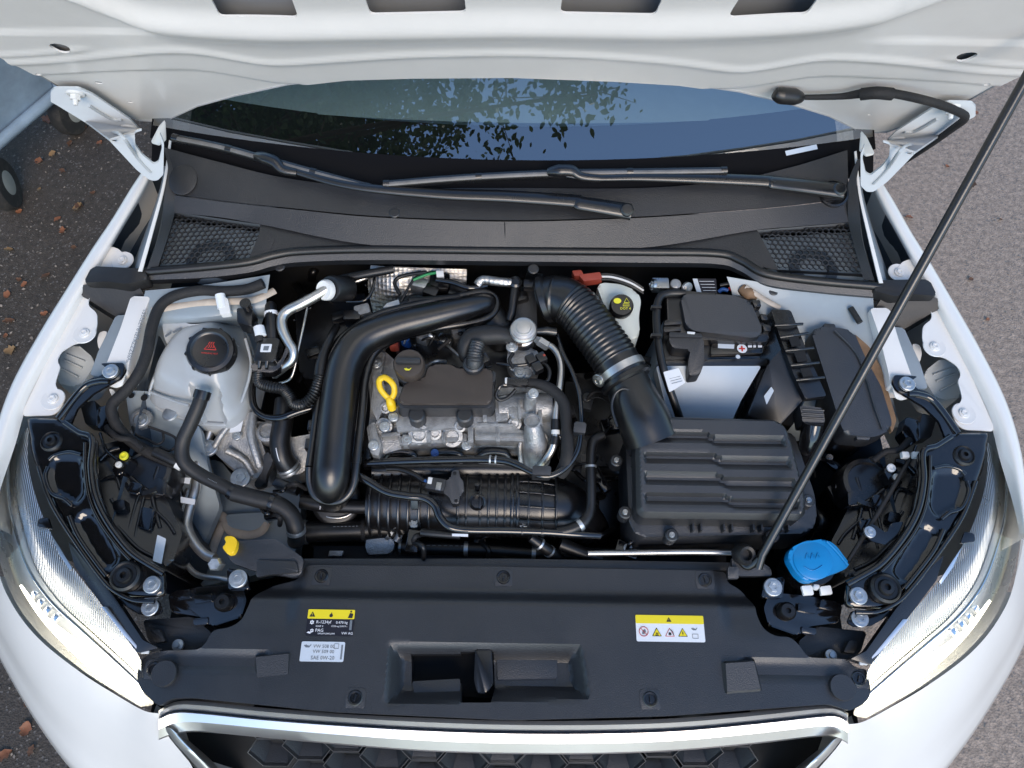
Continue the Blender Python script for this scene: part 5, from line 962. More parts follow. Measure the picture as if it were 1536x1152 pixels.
# hoses in front of the engine
fh = [(452, 752, .72), (490, 758, .72), (540, 760, .72), (572, 760, .72), (586, 772, .715), (596, 784, .71), (606, 800, .70)]
f1 = tube('radiator_hose', fh, [.014, .014, .014, .014, .0135, .012, .008], 'rubber', car, label='black rubber hose with white marks in front of intake pipe'); band('spring_clamp', fh, .70, .0145, 'zinc', f1, .003); band('spring_clamp', fh, .86, .0135, 'zinc', f1, .003)
for u in (481, 498): tube('white_print', [(u, 754, .7342), (u - 1, 764, .7338)], .001, 'ink_white', f1, n=6)
fh2 = [(440, 800, .68), (480, 797, .68), (540, 795, .68), (578, 794, .675), (596, 806, .66)]
f2 = tube('radiator_hose', fh2, [.021, .021, .021, .020, .018], 'rubber', car, label='thick black lower radiator hose with bright clamp'); band('steel_clamp', fh2, .13, .0225, 'alu', f2, .007)
va = slab('bypass_valve', [(550, 806, .68), (590, 808, .68), (592, 820, .675), (585, 830, .67), (552, 832, .67), (548, 820, .675)], None, .03, 'cast_alu', car, rnd=.004, bev=.003, label='small grey cast bypass valve behind radiator cover'); tube('elbow', [(594, 812, .68), (600, 800, .685), (598, 790, .69)], .007, 'cast_alu', va)
bh = [(598, 820, .67), (640, 822, .67), (720, 824, .67), (800, 830, .67), (860, 834, .66)]
b1 = tube('bypass_hose', bh, .013, 'rubber', car, label='black hose running along the rear of radiator cover')
for i in (.02, .05): band('spring_clamp', bh, i, .0138, 'zinc', b1, .002)
dh = [(796, 806, .75), (812, 818, .74), (828, 830, .72), (842, 842, .69)]
d1_ = tube('drain_hose', dh, [.009, .010, .012, .012], 'rubber', car, label='short diagonal black hose with two clamps at radiator cover')
for i in (.3, .6): band('spring_clamp', dh, i, .0115, 'zinc', d1_, .002)
tube('radiator_rail', [(840, 816, .72), (880, 832, .71), (900, 838, .70)], .013, 'rubber', car); tube('condenser_pipe', [(882, 830, .745), (960, 829, .745), (1040, 828, .745), (1098, 829, .745)], .0055, 'alu', car, label='straight bright metal pipe behind radiator cover')
slab('radiator_frame', [(430, 838, .73), (768, 838, .735), (1100, 844, .735), (1100, 856, .735), (768, 850, .735), (430, 852, .73)], None, .05, 'plastic', car, rnd=.003, bev=.003)
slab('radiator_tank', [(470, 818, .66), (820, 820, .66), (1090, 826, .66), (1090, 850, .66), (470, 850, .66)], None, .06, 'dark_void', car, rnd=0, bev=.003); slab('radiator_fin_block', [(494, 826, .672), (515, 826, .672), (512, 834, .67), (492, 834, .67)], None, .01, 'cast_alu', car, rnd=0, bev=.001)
# left front bracket, yellow clip, plug, lock carrier pieces
lb = slab('left_bracket', [(352, 812, .79), (412, 808, .79), (440, 826, .785), (456, 838, .78), (452, 862, .775), (440, 866, .775), (380, 856, .78), (352, 846, .782), (340, 836, .785)], None, .012, 'plastic', car, rnd=.006, bev=.003, label='black plastic bracket at the corner of radiator cover')
slab('bracket_lip', [(385, 840, .787), (444, 842, .787), (448, 858, .786), (404, 862, .786), (384, 866, .785)], None, .01, 'cowl_plastic', lb, rnd=.004, bev=.003)
yc = slab('yellow_clip', [(336, 806, .80), (344, 803, .80), (352, 806, .80), (356, 812, .80), (354, 822, .80), (350, 830, .798), (342, 832, .798), (337, 826, .80), (333, 820, .80), (340, 816, .80)], None, .014, 'yellow', car, rnd=.003, bev=.002, label='small yellow plastic clip near the radiator cover corner')
lathe('hex_plug', [(.013, -.02), (.013, 0), (.010, .004), (0, .004)], P(322, 846, .79), 'zinc', car, (0, -.2, 1), n=6, label='pale grey hexagonal plug'); 
for s in (1, -1):
    f_ = (lambda p: p) if s < 0 else mir
    R2 = lambda l: [f_(P(*q)) for q in l]
    lk = slab('lock_carrier', R2([(252, 890, .76), (300, 880, .76), (362, 876, .765), (370, 900, .76), (362, 926, .755), (318, 940, .75), (300, 925, .75), (256, 918, .75)]), None, .03, 'gloss_black', car, rnd=.006, bev=.004, label='glossy black front lock carrier beside the radiator cover')
    bolt(f_(P(357, 868, .785)), .0095, lk); slab('bolt_foot', R2([(340, 852, .783), (370, 858, .783), (374, 884, .778), (342, 884, .778)]), None, .012, 'gloss_black', lk, rnd=.005, bev=.002)
    lathe('rubber_stop', [(.016, -.006), (.016, .006), (.012, .012), (.005, .012), (.004, .006), (0, .006)], f_(P(336, 904, .766)), 'rubber', lk)
    for q in ([(262, 886, .768), (284, 884, .768), (286, 896, .766), (262, 900, .766)], [(290, 894, .768), (318, 890, .768), (318, 902, .766), (292, 906, .766)], [(290, 928, .755), (312, 926, .755), (312, 936, .752), (290, 938, .752)]): slab('carrier_block', R2(q), None, .02, 'gloss_black', lk, rnd=.002, bev=.003)
    slab('inner_duct', R2([(214, 930, .74), (290, 925, .74), (318, 950, .735), (304, 976, .73), (240, 978, .735), (222, 960, .74)]), None, .05, 'plastic', lk, rnd=.006, bev=.004); slab('duct_rib', R2([(224, 944, .752), (240, 944, .752), (248, 962, .75), (232, 964, .75)]), None, .02, 'plastic', lk, rnd=.003, bev=.003)
    lathe('stud', [(.010, 0), (.010, .005), (.005, .006), (.005, .012), (0, .012)], f_(P(268, 968, .742)), 'zinc', lk, n=14); box('clip_tag', f_(P(218, 977, .795)), (.013, .008, .004), 'white_plastic', lk, bev=.001)
# ---- rear of the bay: foil heat shield, firewall pipes
fo = loft('heat_shield', [[(556, 398, .84), (590, 400, .845), (640, 402, .84), (700, 404, .83)], [(552, 430, .81), (592, 432, .82), (640, 434, .81), (700, 434, .80)], [(560, 470, .76), (600, 470, .77), (640, 468, .76), (700, 462, .75)]], 'foil', car, ku=6, kv=5, label='embossed silver foil heat shield behind the engine')
tube('shield_rim', [(600, 456, .84), (622, 418, .85), (650, 408, .85), (668, 412, .85)], .003, 'rubber', fo, n=8)
for pth, r_, mk in (([(505, 420, .86), (545, 412, .87), (590, 404, .875)], .009, 'rubber'), ([(500, 432, .85), (540, 420, .855), (566, 410, .86)], .005, 'alu_tube'), ([(520, 452, .84), (548, 450, .845), (560, 430, .85), (562, 405, .86)], .0035, 'gloss_black'), ([(600, 442, .84), (592, 424, .845), (604, 414, .85), (640, 408, .86)], .004, 'rubber'), ([(655, 420, .86), (680, 424, .865), (705, 432, .865), (730, 428, .86)], .006, 'gloss_black'), ([(615, 452, .85), (650, 450, .855), (690, 446, .855)], .009, 'rubber'), ([(620, 420, .855), (640, 412, .86), (660, 408, .865)], .003, 'green_plastic')): tube('firewall_line', pth, r_, mk, fo, n=10)
bx_ = slab('shield_plug', [(654, 406, .87), (665, 406, .87), (666, 414, .868), (655, 415, .868)], None, .012, 'white_plastic', fo, rnd=.001, bev=.001); slab('shield_plug', [(598, 449, .86), (600, 459, .855), (574, 462, .855), (580, 455, .86)], None, .012, 'primer', fo, rnd=.002, bev=.001)
for u, v, mk in ((630, 430, 'zinc'), (648, 440, 'plastic_smooth'), (660, 428, 'plastic_smooth'), (520, 440, 'plastic_smooth'), (545, 470, 'cast_alu'), (570, 480, 'cast_alu'), (530, 478, 'plastic_smooth'), (610, 466, 'plastic_smooth'), (690, 440, 'plastic_smooth'), (780, 450, 'plastic_smooth'), (800, 425, 'plastic_smooth')): box('firewall_block', P(u, v, .83), (random.uniform(.025, .045), random.uniform(.02, .04), .035), mk, fo, rz=random.uniform(-.5, .5), bev=.005)
fs = [(716, 428, .87), (724, 420, .875), (744, 422, .875), (766, 424, .87)]
fsl = tube('foil_sleeve', fs, .0095, 'foil', car, label='silver foil wrapped hose behind the engine'); lathe('sleeve_joint', [(.013, -.012), (.014, .004), (.010, .008), (.008, .004), (0, .004)], P(773, 424, .87), 'plastic_smooth', fsl); tube('sleeve_tube', [(773, 428, .865), (771, 445, .86), (768, 466, .85), (764, 480, .84)], .009, 'rubber', fsl); box('sleeve_joint', P(794, 428, .865), (.024, .02, .016), 'plastic_smooth', fsl, bev=.003)
slab('vacuum_box', [(768, 436, .84), (804, 436, .84), (806, 500, .82), (764, 500, .82)], None, .06, 'plastic', car, rnd=.004, bev=.004)
for i in range(26):
    u, v = random.choice([(random.uniform(440, 540), random.uniform(430, 560)), (random.uniform(840, 930), random.uniform(560, 800)), (random.uniform(1190, 1330), random.uniform(650, 790)), (random.uniform(455, 560), random.uniform(415, 470))])
    a = random.uniform(0, 6.28); L_ = random.uniform(15, 45)
    tube('hose', [(u, v, .66), (u + L_ * math.cos(a), v + L_ * math.sin(a) * .7, .69), (u + L_ * 1.6 * math.cos(a + .6), v + L_ * 1.4 * math.sin(a + .6), .63)], random.uniform(.005, .013), random.choice(['rubber', 'plastic_smooth', 'fabric_tape', 'gloss_black', 'rubber']), car, n=10)
gb = slab('gearbox', [(850, 560, .62), (960, 560, .62), (980, 700, .60), (930, 800, .58), (860, 790, .58), (840, 660, .60)], None, .1, 'plastic_smooth', car, rnd=.02, bev=.02); slab('turbo_block', [(440, 440, .74), (560, 440, .74), (560, 560, .72), (450, 570, .70)], None, .1, 'plastic_smooth', car, rnd=.02, bev=.02)
for u, v in ((470, 530), (508, 476)): box('block_lug', P(u, v, .745), (.03, .02, .02), 'plastic_smooth', bpy.data.objects['turbo_block'], rz=.4, bev=.004)
# ---- air duct, air filter box
dc = [(812, 452, .86), (826, 447, .868), (846, 450, .875), (868, 466, .878), (890, 494, .878), (912, 524, .876), (930, 552, .872), (938, 566, .868)]
duct = tube('air_duct', dc, [.040, .044, .046, .045, .045, .045, .044, .042], 'satin_black', car, n=40, ribs=15, ribh=.035, ribfrom=.36, ribto=.80, k=24, label='fat black corrugated air intake duct')
lathe('duct_ring', [(.046, -.008), (.050, -.004), (.050, .006), (.046, .010)], P(818, 450, .862), 'satin_black', duct, P(828, 447, .868) - P(812, 452, .86), n=36); lathe('duct_ring', [(.044, -.006), (.047, 0), (.044, .006)], P(832, 448, .87), 'satin_black', duct, P(838, 448, .872) - P(826, 447, .868), n=36)
dd_ = (P(938, 566, .868) - P(924, 542, .873)).normalized()
lathe('duct_clamp', [(.0435, -.007), (.0465, -.007), (.0465, .007), (.0435, .007)], P(933, 556, .871), 'alu', duct, dd_, n=40); lathe('duct_ring', [(.044, -.004), (.050, -.002), (.051, .006), (.046, .010)], P(938, 568, .868), 'satin_black', duct, dd_, n=40)
bolt(P(898, 571, .868), .008, duct, 'alu_tube', (-.6, -.6, .3)); tube('clamp_screw', [(898, 571, .868), (908, 566, .874)], .006, 'alu', duct, n=10)
sk_ = tube('snorkel', [(936, 562, .868), (944, 582, .866), (954, 604, .862), (966, 630, .855), (978, 660, .84)], [.041, .043, .046, .050, .052], 'satin_black', car, n=36, label='smooth black snorkel joining the duct to the air filter box')
gq = [(926, 640, .876), (918, 612, .886), (922, 592, .896), (934, 583, .903), (948, 588, .903), (962, 608, .899), (980, 634, .89)]
tube('snorkel_groove', gq, .0028, 'satin_black', sk_, n=10)
fb = [(952, 640), (960, 630), (980, 627), (1160, 632), (1176, 640), (1186, 660), (1214, 740), (1216, 766), (1205, 774), (968, 770), (958, 762)]
fpoly = [(p.x, p.y) for p in fillet([P(u, v, .868) for u, v in fb], .014, 4)]
rows_ = [(654, 663), (683, 693), (712, 723), (741, 752)]
rl_ = []
for v0, v1 in rows_: rl_.append((P(970, v1 + 2, .868).y, P(970, v0 - 4, .868).y))
def fbx(x, y):
    h = .868 + .20 * (y - P(1080, 700, .868).y); e = -sdpoly(x, y, fpoly); h -= .012 * (1 - np.clip(e / .007, 0, 1))
    xm = P(1075, 690, .868).x + (y - P(1075, 690, .868).y) * -.25
    for y0, y1 in rl_:
        sh = .008 * sst(x, xm - .012, xm + .012)                     # the grooves kink half way along
        m = np.clip((y + sh - y0) / .011, 0, 1) * np.clip((y1 - (y + sh)) / .0015, 0, 1) * sst(e, .013, .019); h -= .0095 * m
    return h
fbo = field('air_filter_lid', fpoly, .0042, fbx, 'plastic', car, lambda x, y, h: V((x, y, h)), .045, ang=17, label='black air filter box lid with four stepped grooves')
tray = slab('air_filter_tray', [(938, 650, .80), (952, 640, .80), (1190, 648, .80), (1222, 742, .80), (1226, 784, .795), (1212, 800, .79), (960, 806, .79), (944, 790, .79)], None, .12, 'plastic', car, rnd=.012, bev=.006, label='black lower tray of the air filter box')
for u in (1038, 1050, 1084, 1096, 1128, 1140, 1170, 1180): box('lid_rib', P(u, 788, .80), (.004, .024, .02), 'plastic', tray, bev=.001)
for u, v, z in ((1160, 803, .805), (1213, 750, .82), (1008, 802, .805), (938, 768, .80), (925, 690, .80)):
    lathe('screw_boss', [(.012, -.03), (.012, -.002), (.010, 0), (0, 0)], P(u, v, z), 'plastic', tray); bolt(P(u, v, z + .001), .0045, tray, 'steel', washer=1.2)
for v in (652, 668, 684, 700, 716, 732, 748): tube('tray_rib', [(941 + (v - 650) * .12, v, .81), (952 + (v - 650) * .1, v - 2, .835)], .002, 'plastic', tray, n=6)
# ---- brake fluid reservoir, red plugs
rs = slab('brake_reservoir', [(895, 428, .87), (905, 424, .872), (930, 426, .872), (955, 436, .87), (962, 450, .868), (958, 476, .86), (960, 500, .85), (952, 510, .845), (940, 508, .845), (925, 484, .86), (905, 455, .866)], None, .07, 'reservoir', car, rnd=.01, bev=.006, label='pale translucent brake fluid reservoir')
rcp = P(933, 457, .895); ra = V((0, -.2, 1)).normalized(); rco = lathe('reservoir_cap', [(.0225, -.022), (.0235, -.018), (.0235, -.004), (.021, 0), (0, .0005)], rcp, 'plastic_smooth', rs, ra, n=32)
def on(dx, dy): return rcp + V((dx, dy, .0012 + dy * .2))
lathe('cap_print', [(.0058, 0), (.0058, .0003), (0, .0003)], on(-.009, .007), 'ink_yellow', rco, ra, n=18, sx=1.3)
tube('cap_print', [on(.004, .004), on(.009, .013), on(.0145, .004), on(.004, .004)], .0007, 'ink_yellow', rco, smooth=False, n=6); tube('cap_print', [on(.002, -.003), on(.014, -.003), on(.014, .001), on(.002, .001), on(.002, -.003)], .0006, 'ink_yellow', rco, smooth=False, n=6)
text('DOT 4', .007, 'ink_yellow', rs, on(-.004, -.0105), EX, V((0, 1, .2)))
rp_ = slab('red_connector', [(868, 412, .885), (900, 408, .885), (904, 418, .882), (876, 422, .882)], None, .018, 'red_plastic', car, rnd=.002, bev=.002, label='brick red wiring connector under the scuttle'); slab('connector_half', [(858, 406, .885), (872, 405, .885), (876, 413, .884), (862, 414, .884)], None, .016, 'red_plastic', rp_, rnd=.002, bev=.002)
for i, dv in enumerate((0, 4, 8)): tube('connector_wire', [(902, 411 + dv, .88), (920, 412 + dv, .882), (945, 420 + dv, .88), (965, 432 + dv, .87)], .0025, ('rubber', 'white_plastic', 'rubber')[i], rp_, n=8)
# ---- battery with jacket, fuse carrier, terminal cover
bt = slab('battery_jacket', [(984, 548, .82), (1142, 548, .82), (1148, 470, .82), (1000, 470, .82)], None, .30, 'battery_cover', car, rnd=.008, bev=.005, taper=-.22, label='pale blue grey insulating jacket round the battery')
slab('jacket_front', [(984, 549, .845), (1142, 549, .845), (1112, 600, .80), (1096, 636, .765), (1006, 636, .765), (996, 600, .80)], None, .03, 'battery_cover', bt, rnd=.004, bev=.003)
bb = slab('battery', [(1066, 512, .845), (1148, 512, .845), (1152, 470, .848), (1000, 468, .848), (992, 540, .84), (1064, 540, .84)], None, .03, 'satin_black', car, rnd=.004, bev=.003, label='black car battery top under the fuse carrier')
slab('battery_front', [(992, 540, .838), (1150, 538, .838), (1152, 548, .834), (990, 550, .834)], None, .02, 'satin_black', bb, rnd=.003, bev=.002); slab('battery_top', [(1068, 515, .852), (1146, 515, .852), (1144, 530, .851), (1066, 532, .851)], None, .012, 'gloss_black', bb, rnd=.003, bev=.002)
lathe('plus_sign_disc', [(.0098, 0), (.0098, .0006), (0, .0006)], P(1113, 523, .853), 'label_white', bb, n=28)
pc = P(1113, 523, .8538); box('plus_sign', pc, (.012, .003, .0006), 'ink_red', bb, bev=0); box('plus_sign', pc + V((0, 0, .0003)), (.003, .012, .0006), 'ink_red', bb, bev=0)
slab('battery_label', [(1077, 514, .8528), (1102, 515, .8528), (1101, 523, .8528), (1077, 522, .8528)], None, .0005, 'label_silver', bb, rnd=.001, bev=0); lathe('battery_label', [(.0045, 0), (0, .0005)], P(1107, 535, .852), 'label_silver', bb, n=16)
for u, w_ in ((1122, 6), (1130, 4), (1137, 6)): slab('battery_print', [(u, 518, .8528), (u + w_, 518, .8528), (u + w_, 521, .8528), (u, 521, .8528)], None, .0004, 'ink_white', bb, rnd=0, bev=0)
fz = slab('fuse_carrier_lid', [(1021, 446, .90), (1030, 441, .903), (1100, 443, .903), (1126, 452, .90), (1143, 492, .885), (1141, 504, .88), (1128, 507, .88), (1040, 496, .885), (1029, 488, .888)], None, .018, 'plastic', car, rnd=.008, bev=.005, label='flat black fuse carrier lid on the battery')
slab('fuse_carrier', [(1000, 442, .885), (1028, 436, .888), (1130, 446, .885), (1152, 500, .868), (1154, 512, .864), (1140, 514, .864), (1030, 508, .868), (1002, 486, .872)], None, .022, 'plastic_smooth', fz, rnd=.006, bev=.003)
for q in ([(1140, 470, .886), (1150, 472, .886), (1152, 480, .884), (1143, 480, .884)], [(1144, 486, .882), (1156, 488, .882), (1156, 496, .88), (1146, 496, .88)], [(998, 480, .888), (1022, 480, .888), (1022, 486, .886), (996, 488, .886)], [(996, 490, .885), (1020, 490, .885), (1022, 496, .883), (996, 498, .883)], [(1128, 450, .895), (1140, 450, .895), (1142, 460, .892), (1132, 460, .892)]): slab('carrier_lug', q, None, .014, 'plastic_smooth', fz, rnd=.002, bev=.002)
slab('white_tab', [(1031, 497, .885), (1043, 498, .885), (1042, 501, .885), (1031, 500, .885)], None, .003, 'white_plastic', fz, rnd=0, bev=.0005)
tc_ = slab('terminal_cover', [(1004, 502, .88), (1050, 504, .88), (1056, 512, .878), (1056, 545, .868), (1050, 562, .855), (1034, 564, .855), (1032, 545, .865), (1036, 524, .872), (1010, 522, .873), (1004, 512, .876)], None, .03, 'cowl_plastic', car, rnd=.005, bev=.005, label='dark grey angled battery terminal cover'); slab('cover_ridge', [(1004, 498, .884), (1052, 500, .884), (1054, 506, .883), (1004, 505, .883)], None, .008, 'cowl_plastic', tc_, rnd=.002, bev=.002)
tg = slab('cable_tag', [(995, 558, .87), (1018, 552, .87), (1028, 574, .866), (1012, 584, .866), (1004, 588, .866)], None, .001, 'label_white', car, rnd=.002, bev=0, label='white paper tag on the battery cable')
tex = (P(1018, 552, .87) - P(995, 558, .87)).normalized()
for k in range(5): tube('tag_print', [P(1001 + k * 1.6, 561 + k * 3.6, .8682), P(1017 + k * 1.6, 557 + k * 3.6, .8682)], .0005, 'ink_grey', tg, n=5)
tube('battery_cable', [(1028, 440, .89), (1004, 440, .89), (990, 446, .89), (985, 466, .885), (986, 500, .88), (992, 540, .87), (1000, 570, .855), (1012, 605, .83), (1020, 628, .80)], .0078, 'rubber', car, label='black battery cable passing the white paper tag')
for v in (462, 504): box('cable_tie', P(984, v, .892), (.020, .006, .012), 'plastic_smooth', bpy.data.objects['battery_cable'], bev=.001)
ct = box('battery_clamp', P(990, 428, .885), (.034, .026, .02), 'steel', car, bev=.004, label='bright battery earth clamp with bolt'); bolt(P(979, 427, .89), .007, ct, 'steel', (-1, 0, .3)); lathe('terminal_post', [(.011, -.01), (.011, .004), (.009, .006), (0, .006)], P(1013, 427, .885), 'cast_alu', ct); bolt(P(1031, 432, .885), .007, ct, 'alu', (.4, -.6, .5))
lp_ = slab('battery_info_label', [(1039, 418, .875), (1074, 418, .875), (1076, 440, .87), (1046, 441, .87)], None, .003, 'label_black', car, rnd=.001, bev=0, label='small printed battery information label'); slab('silver_edge', [(1039, 418, .8756), (1046, 418, .8756), (1053, 441, .8706), (1046, 441, .8706)], None, .0004, 'label_silver', lp_, rnd=0, bev=0)
for k in range(4): tube('label_print', [P(1049 + k * 2, 422 + k * 4.6, .876 - k * .001), P(1071 + k, 422 + k * 4.6, .876 - k * .001)], .0006, 'label_silver', lp_, n=5)
for pth, mk in (([(1078, 438, .87), (1084, 434, .875), (1092, 436, .875)], 'blue_plastic'), ([(1094, 432, .875), (1100, 436, .877), (1104, 444, .872)], 'ink_red'), ([(1080, 428, .875), (1096, 426, .88), (1108, 434, .875)], 'rubber')): tube('loom_wire', pth, .0042, mk, car, n=8)
tube('paper_wrap', [(1112, 432, .885), (1122, 440, .885), (1134, 446, .88)], [.010, .013, .009], 'brown_tape', car, n=12)
slab('brown_strap', [(1140, 476, .84), (1160, 470, .84), (1166, 500, .82), (1150, 524, .81), (1144, 510, .82)], None, .01, 'brown_tape', car, rnd=.004, bev=.002)
slab('battery_foot', [(1005, 626, .70), (1080, 622, .70), (1090, 632, .70), (1100, 640, .69), (1006, 640, .69)], None, .02, 'cast_alu', car, rnd=.003, bev=.002)
# ---- control unit in its ribbed bracket
ecu = slab('control_unit', [(1152, 545, .86), (1176, 520, .862), (1206, 586, .85), (1208, 596, .848), (1168, 640, .80), (1120, 625, .79)], None, .03, 'satin_black', car, rnd=.008, bev=.006, label='black engine control unit standing beside the battery')
slab('control_unit_side', [(1150, 470, .872), (1170, 470, .874), (1210, 596, .85), (1188, 640, .79), (1124, 625, .76), (1140, 545, .82)], None, .12, 'plastic_smooth', ecu, rnd=.006, bev=.004); slab('unit_label', [(1146, 594, .845), (1157, 580, .8475), (1161, 586, .8472), (1150, 607, .8435)], None, .001, 'label_silver', ecu, rnd=.002, bev=0)
eb_ = slab('unit_bracket', [(1156, 464, .89), (1186, 465, .89), (1196, 490, .886), (1216, 540, .88), (1240, 594, .872), (1208, 598, .872), (1190, 560, .878), (1170, 505, .885)], None, .014, 'plastic_smooth', car, rnd=.004, bev=.002, label='ribbed black bracket over the control unit')
for q in ([(1183, 506, .894), (1197, 504, .894), (1202, 518, .892), (1188, 520, .892)], [(1191, 528, .891), (1207, 526, .891), (1212, 542, .888), (1197, 544, .888)], [(1200, 553, .888), (1214, 551, .888), (1222, 568, .885), (1207, 570, .885)]): slab('slot', q, None, .002, 'dark_void', eb_, rnd=.002, bev=0)
for a, b in (((1162, 488, .893), (1204, 486, .893)), ((1170, 506, .89), (1212, 500, .89)), ((1178, 526, .888), (1220, 522, .888)), ((1186, 548, .885), (1228, 544, .885)), ((1194, 570, .882), (1236, 566, .882))): tube('rib', [a, ((a[0] + b[0]) / 2, (a[1] + b[1]) / 2, a[2] + .004), b], .003, 'plastic_smooth', eb_, n=8)
bcn = slab('unit_plug', [(1200, 608, .85), (1234, 612, .85), (1238, 634, .84), (1204, 634, .838)], None, .04, 'plastic', car, rnd=.004, bev=.003, label='black control unit plug with corrugated boot')
for v in (614, 620, 626): tube('plug_rib', [(1203, v, .8505 - (v - 608) * .0004), (1236, v + 2, .8505 - (v - 608) * .0004)], .0018, 'plastic', bcn, n=6)
tube('plug_boot', [(1220, 634, .84), (1216, 655, .82), (1210, 680, .79), (1204, 710, .74)], [.020, .020, .017, .014], 'gloss_black', bcn, n=20)
# ---- relay box
rb_ = slab('relay_box_lid', [(1217, 498, .885), (1226, 490, .887), (1256, 491, .887), (1280, 496, .886), (1300, 540, .878), (1322, 580, .87), (1338, 632, .86), (1336, 645, .856), (1312, 656, .852), (1270, 652, .852), (1262, 640, .855), (1240, 570, .87)], None, .05, 'plastic', car, rnd=.010, bev=.008, seg=3, label='long black relay box lid beside the strut tower')
tube('moulded_line', [(1252, 496, .8885), (1284, 530, .8815), (1300, 570, .8745), (1312, 610, .867), (1324, 644, .859)], .0018, 'plastic', rb_, n=6); slab('lid_catch', [(1236, 485, .885), (1252, 486, .885), (1254, 492, .884), (1236, 492, .884)], None, .012, 'plastic', rb_, rnd=.002, bev=.002); slab('lid_catch', [(1284, 652, .85), (1306, 654, .85), (1304, 660, .848), (1286, 659, .848)], None, .012, 'plastic', rb_, rnd=.002, bev=.002)
slab('relay_box', [(1228, 520, .84), (1290, 520, .84), (1334, 640, .81), (1290, 665, .80), (1262, 655, .80)], None, .12, 'plastic_smooth', rb_, rnd=.01, bev=.006)
slab('brown_pad', [(1281, 500, .876), (1304, 520, .872), (1322, 552, .868), (1345, 630, .85), (1338, 650, .845), (1318, 580, .86)], None, .01, 'brown_tape', car, rnd=.006, bev=.002)
slab('wing_brace', [(1270, 700, .70), (1330, 672, .70), (1336, 690, .69), (1300, 706, .69), (1272, 712, .69)], None, .03, 'primer', car, rnd=.004, bev=.003)
tube('lamp_adjuster_rod', [(1364, 690, .83), (1318, 768, .825), (1272, 842, .81)], .0042, 'rubber_grey', car, n=10, smooth=False, label='thin grey rod linking two headlight brackets')
lr = bpy.data.objects['lamp_adjuster_rod']
for q in ([(1294, 792, .84), (1310, 786, .84), (1330, 800, .838), (1336, 785, .838), (1356, 782, .84), (1346, 806, .838), (1330, 818, .836), (1308, 812, .836), (1296, 802, .838)],): slab('rod_bracket', q, None, .003, 'gloss_black', lr, rnd=.004, bev=.001)
bolt(P(1305, 798, .842), .006, lr)
for u in (1357, 1373): box('rod_clip', P(u, 683, .84), (.014, .012, .012), 'white_plastic', lr, bev=.003)
# ---- washer filler
wcp = slab('washer_cap', [(1181, 836, .83), (1186, 822, .832), (1204, 813, .834), (1238, 808, .834), (1254, 818, .832), (1275, 846, .826), (1268, 854, .825), (1240, 864, .824), (1222, 872, .822), (1208, 872, .822), (1194, 860, .824)], None, .022, 'blue_cap', car, rnd=.008, bev=.005, seg=3, label='bright blue washer fluid cap')
lathe('raised_disc', [(.034, -.002), (.034, .001), (.032, .0022), (0, .0022)], P(1219, 840, .8295), 'blue_cap', wcp, (0, -.06, 1), n=36); tube('raised_edge', [(1240, 812, .8355), (1256, 828, .832), (1272, 848, .8275)], .0022, 'blue_cap', wcp, n=8)
for k in range(3): tube('washer_symbol', [P(1208 + k * 8, 838, .8325), P(1211 + k * 8, 830, .8335), P(1214 + k * 8, 836, .833)], .0009, 'blue_cap', wcp, n=6)
tube('washer_symbol', [P(1206, 850, .8315), P(1219, 856, .831), P(1234, 848, .8315)], .0009, 'blue_cap', wcp, n=6)
lathe('filler_neck', [(.038, -.09), (.036, 0), (.030, 0)], P(1222, 846, .806), 'plastic_smooth', wcp, n=28)
for q in ([(1202, 879, .80), (1218, 878, .80), (1221, 892, .795), (1206, 893, .795)], [(1230, 880, .80), (1246, 878, .80), (1249, 891, .795), (1232, 893, .795)]): slab('white_lug', q, None, .006, 'white_plastic', wcp, rnd=.002, bev=.001)
lathe('white_lug', [(.006, -.004), (.005, .004), (0, .006)], P(1224, 880, .80), 'white_plastic', wcp, n=14)
# ---- prop rod with its socket, harness on the hood hinge
rb0 = P(1133, 850, .80); a, b = HP(1575, 40); rb1 = H3(a, b, .012)
prop = tube('prop_rod', [rb0 + (rb0 - P(1112, 842, .79)) * .2, rb0 + (rb1 - rb0) * .03, rb0.lerp(rb1, .5), rb1], .0078, 'satin_black', car, smooth=False, n=16, label='long black prop rod holding the hood open')
lathe('rod_socket', [(.016, -.02), (.019, -.012), (.019, .006), (.015, .012), (.010, .010), (.009, 0), (0, 0)], P(1117, 832, .80), 'rubber_grey', prop, (.2, -.3, 1), n=26); tube('rod_foot', [P(1112, 842, .79), P(1122, 850, .792), rb0 + (rb1 - rb0) * .02], .007, 'satin_black', prop, n=14)
slab('socket_bracket', [(1098, 836, .785), (1128, 834, .785), (1156, 852, .78), (1158, 864, .778), (1110, 864, .778), (1098, 858, .78)], None, .012, 'plastic', prop, rnd=.003, bev=.002)
slab('socket_foot', [(1092, 850, .79), (1108, 851, .79), (1108, 868, .786), (1092, 868, .786)], None, .01, 'plastic', prop, rnd=.002, bev=.002)
def hh(u, v, h): 
    a, b = HP(u, v); return H3(a, b, h)
wh_ = tube('hood_cable', [hh(1168, 134, .012), hh(1200, 139, .008), hh(1260, 136, .010), hh(1300, 128, .013), hh(1340, 127, .015), hh(1400, 138, .018), hh(1440, 150, .022), hh(1448, 158, .024), hh(1430, 175, .022), hh(1390, 205, .022), hh(1350, 230, .024), hh(1315, 246, .022), hh(1290, 252, .02)], [.0055, .0045, .0055, .0085, .0075, .0075, .0075, .0075, .007, .0065, .006, .0045, .004], 'fabric_tape', car, label='black taped cable clipped under the hood corner')
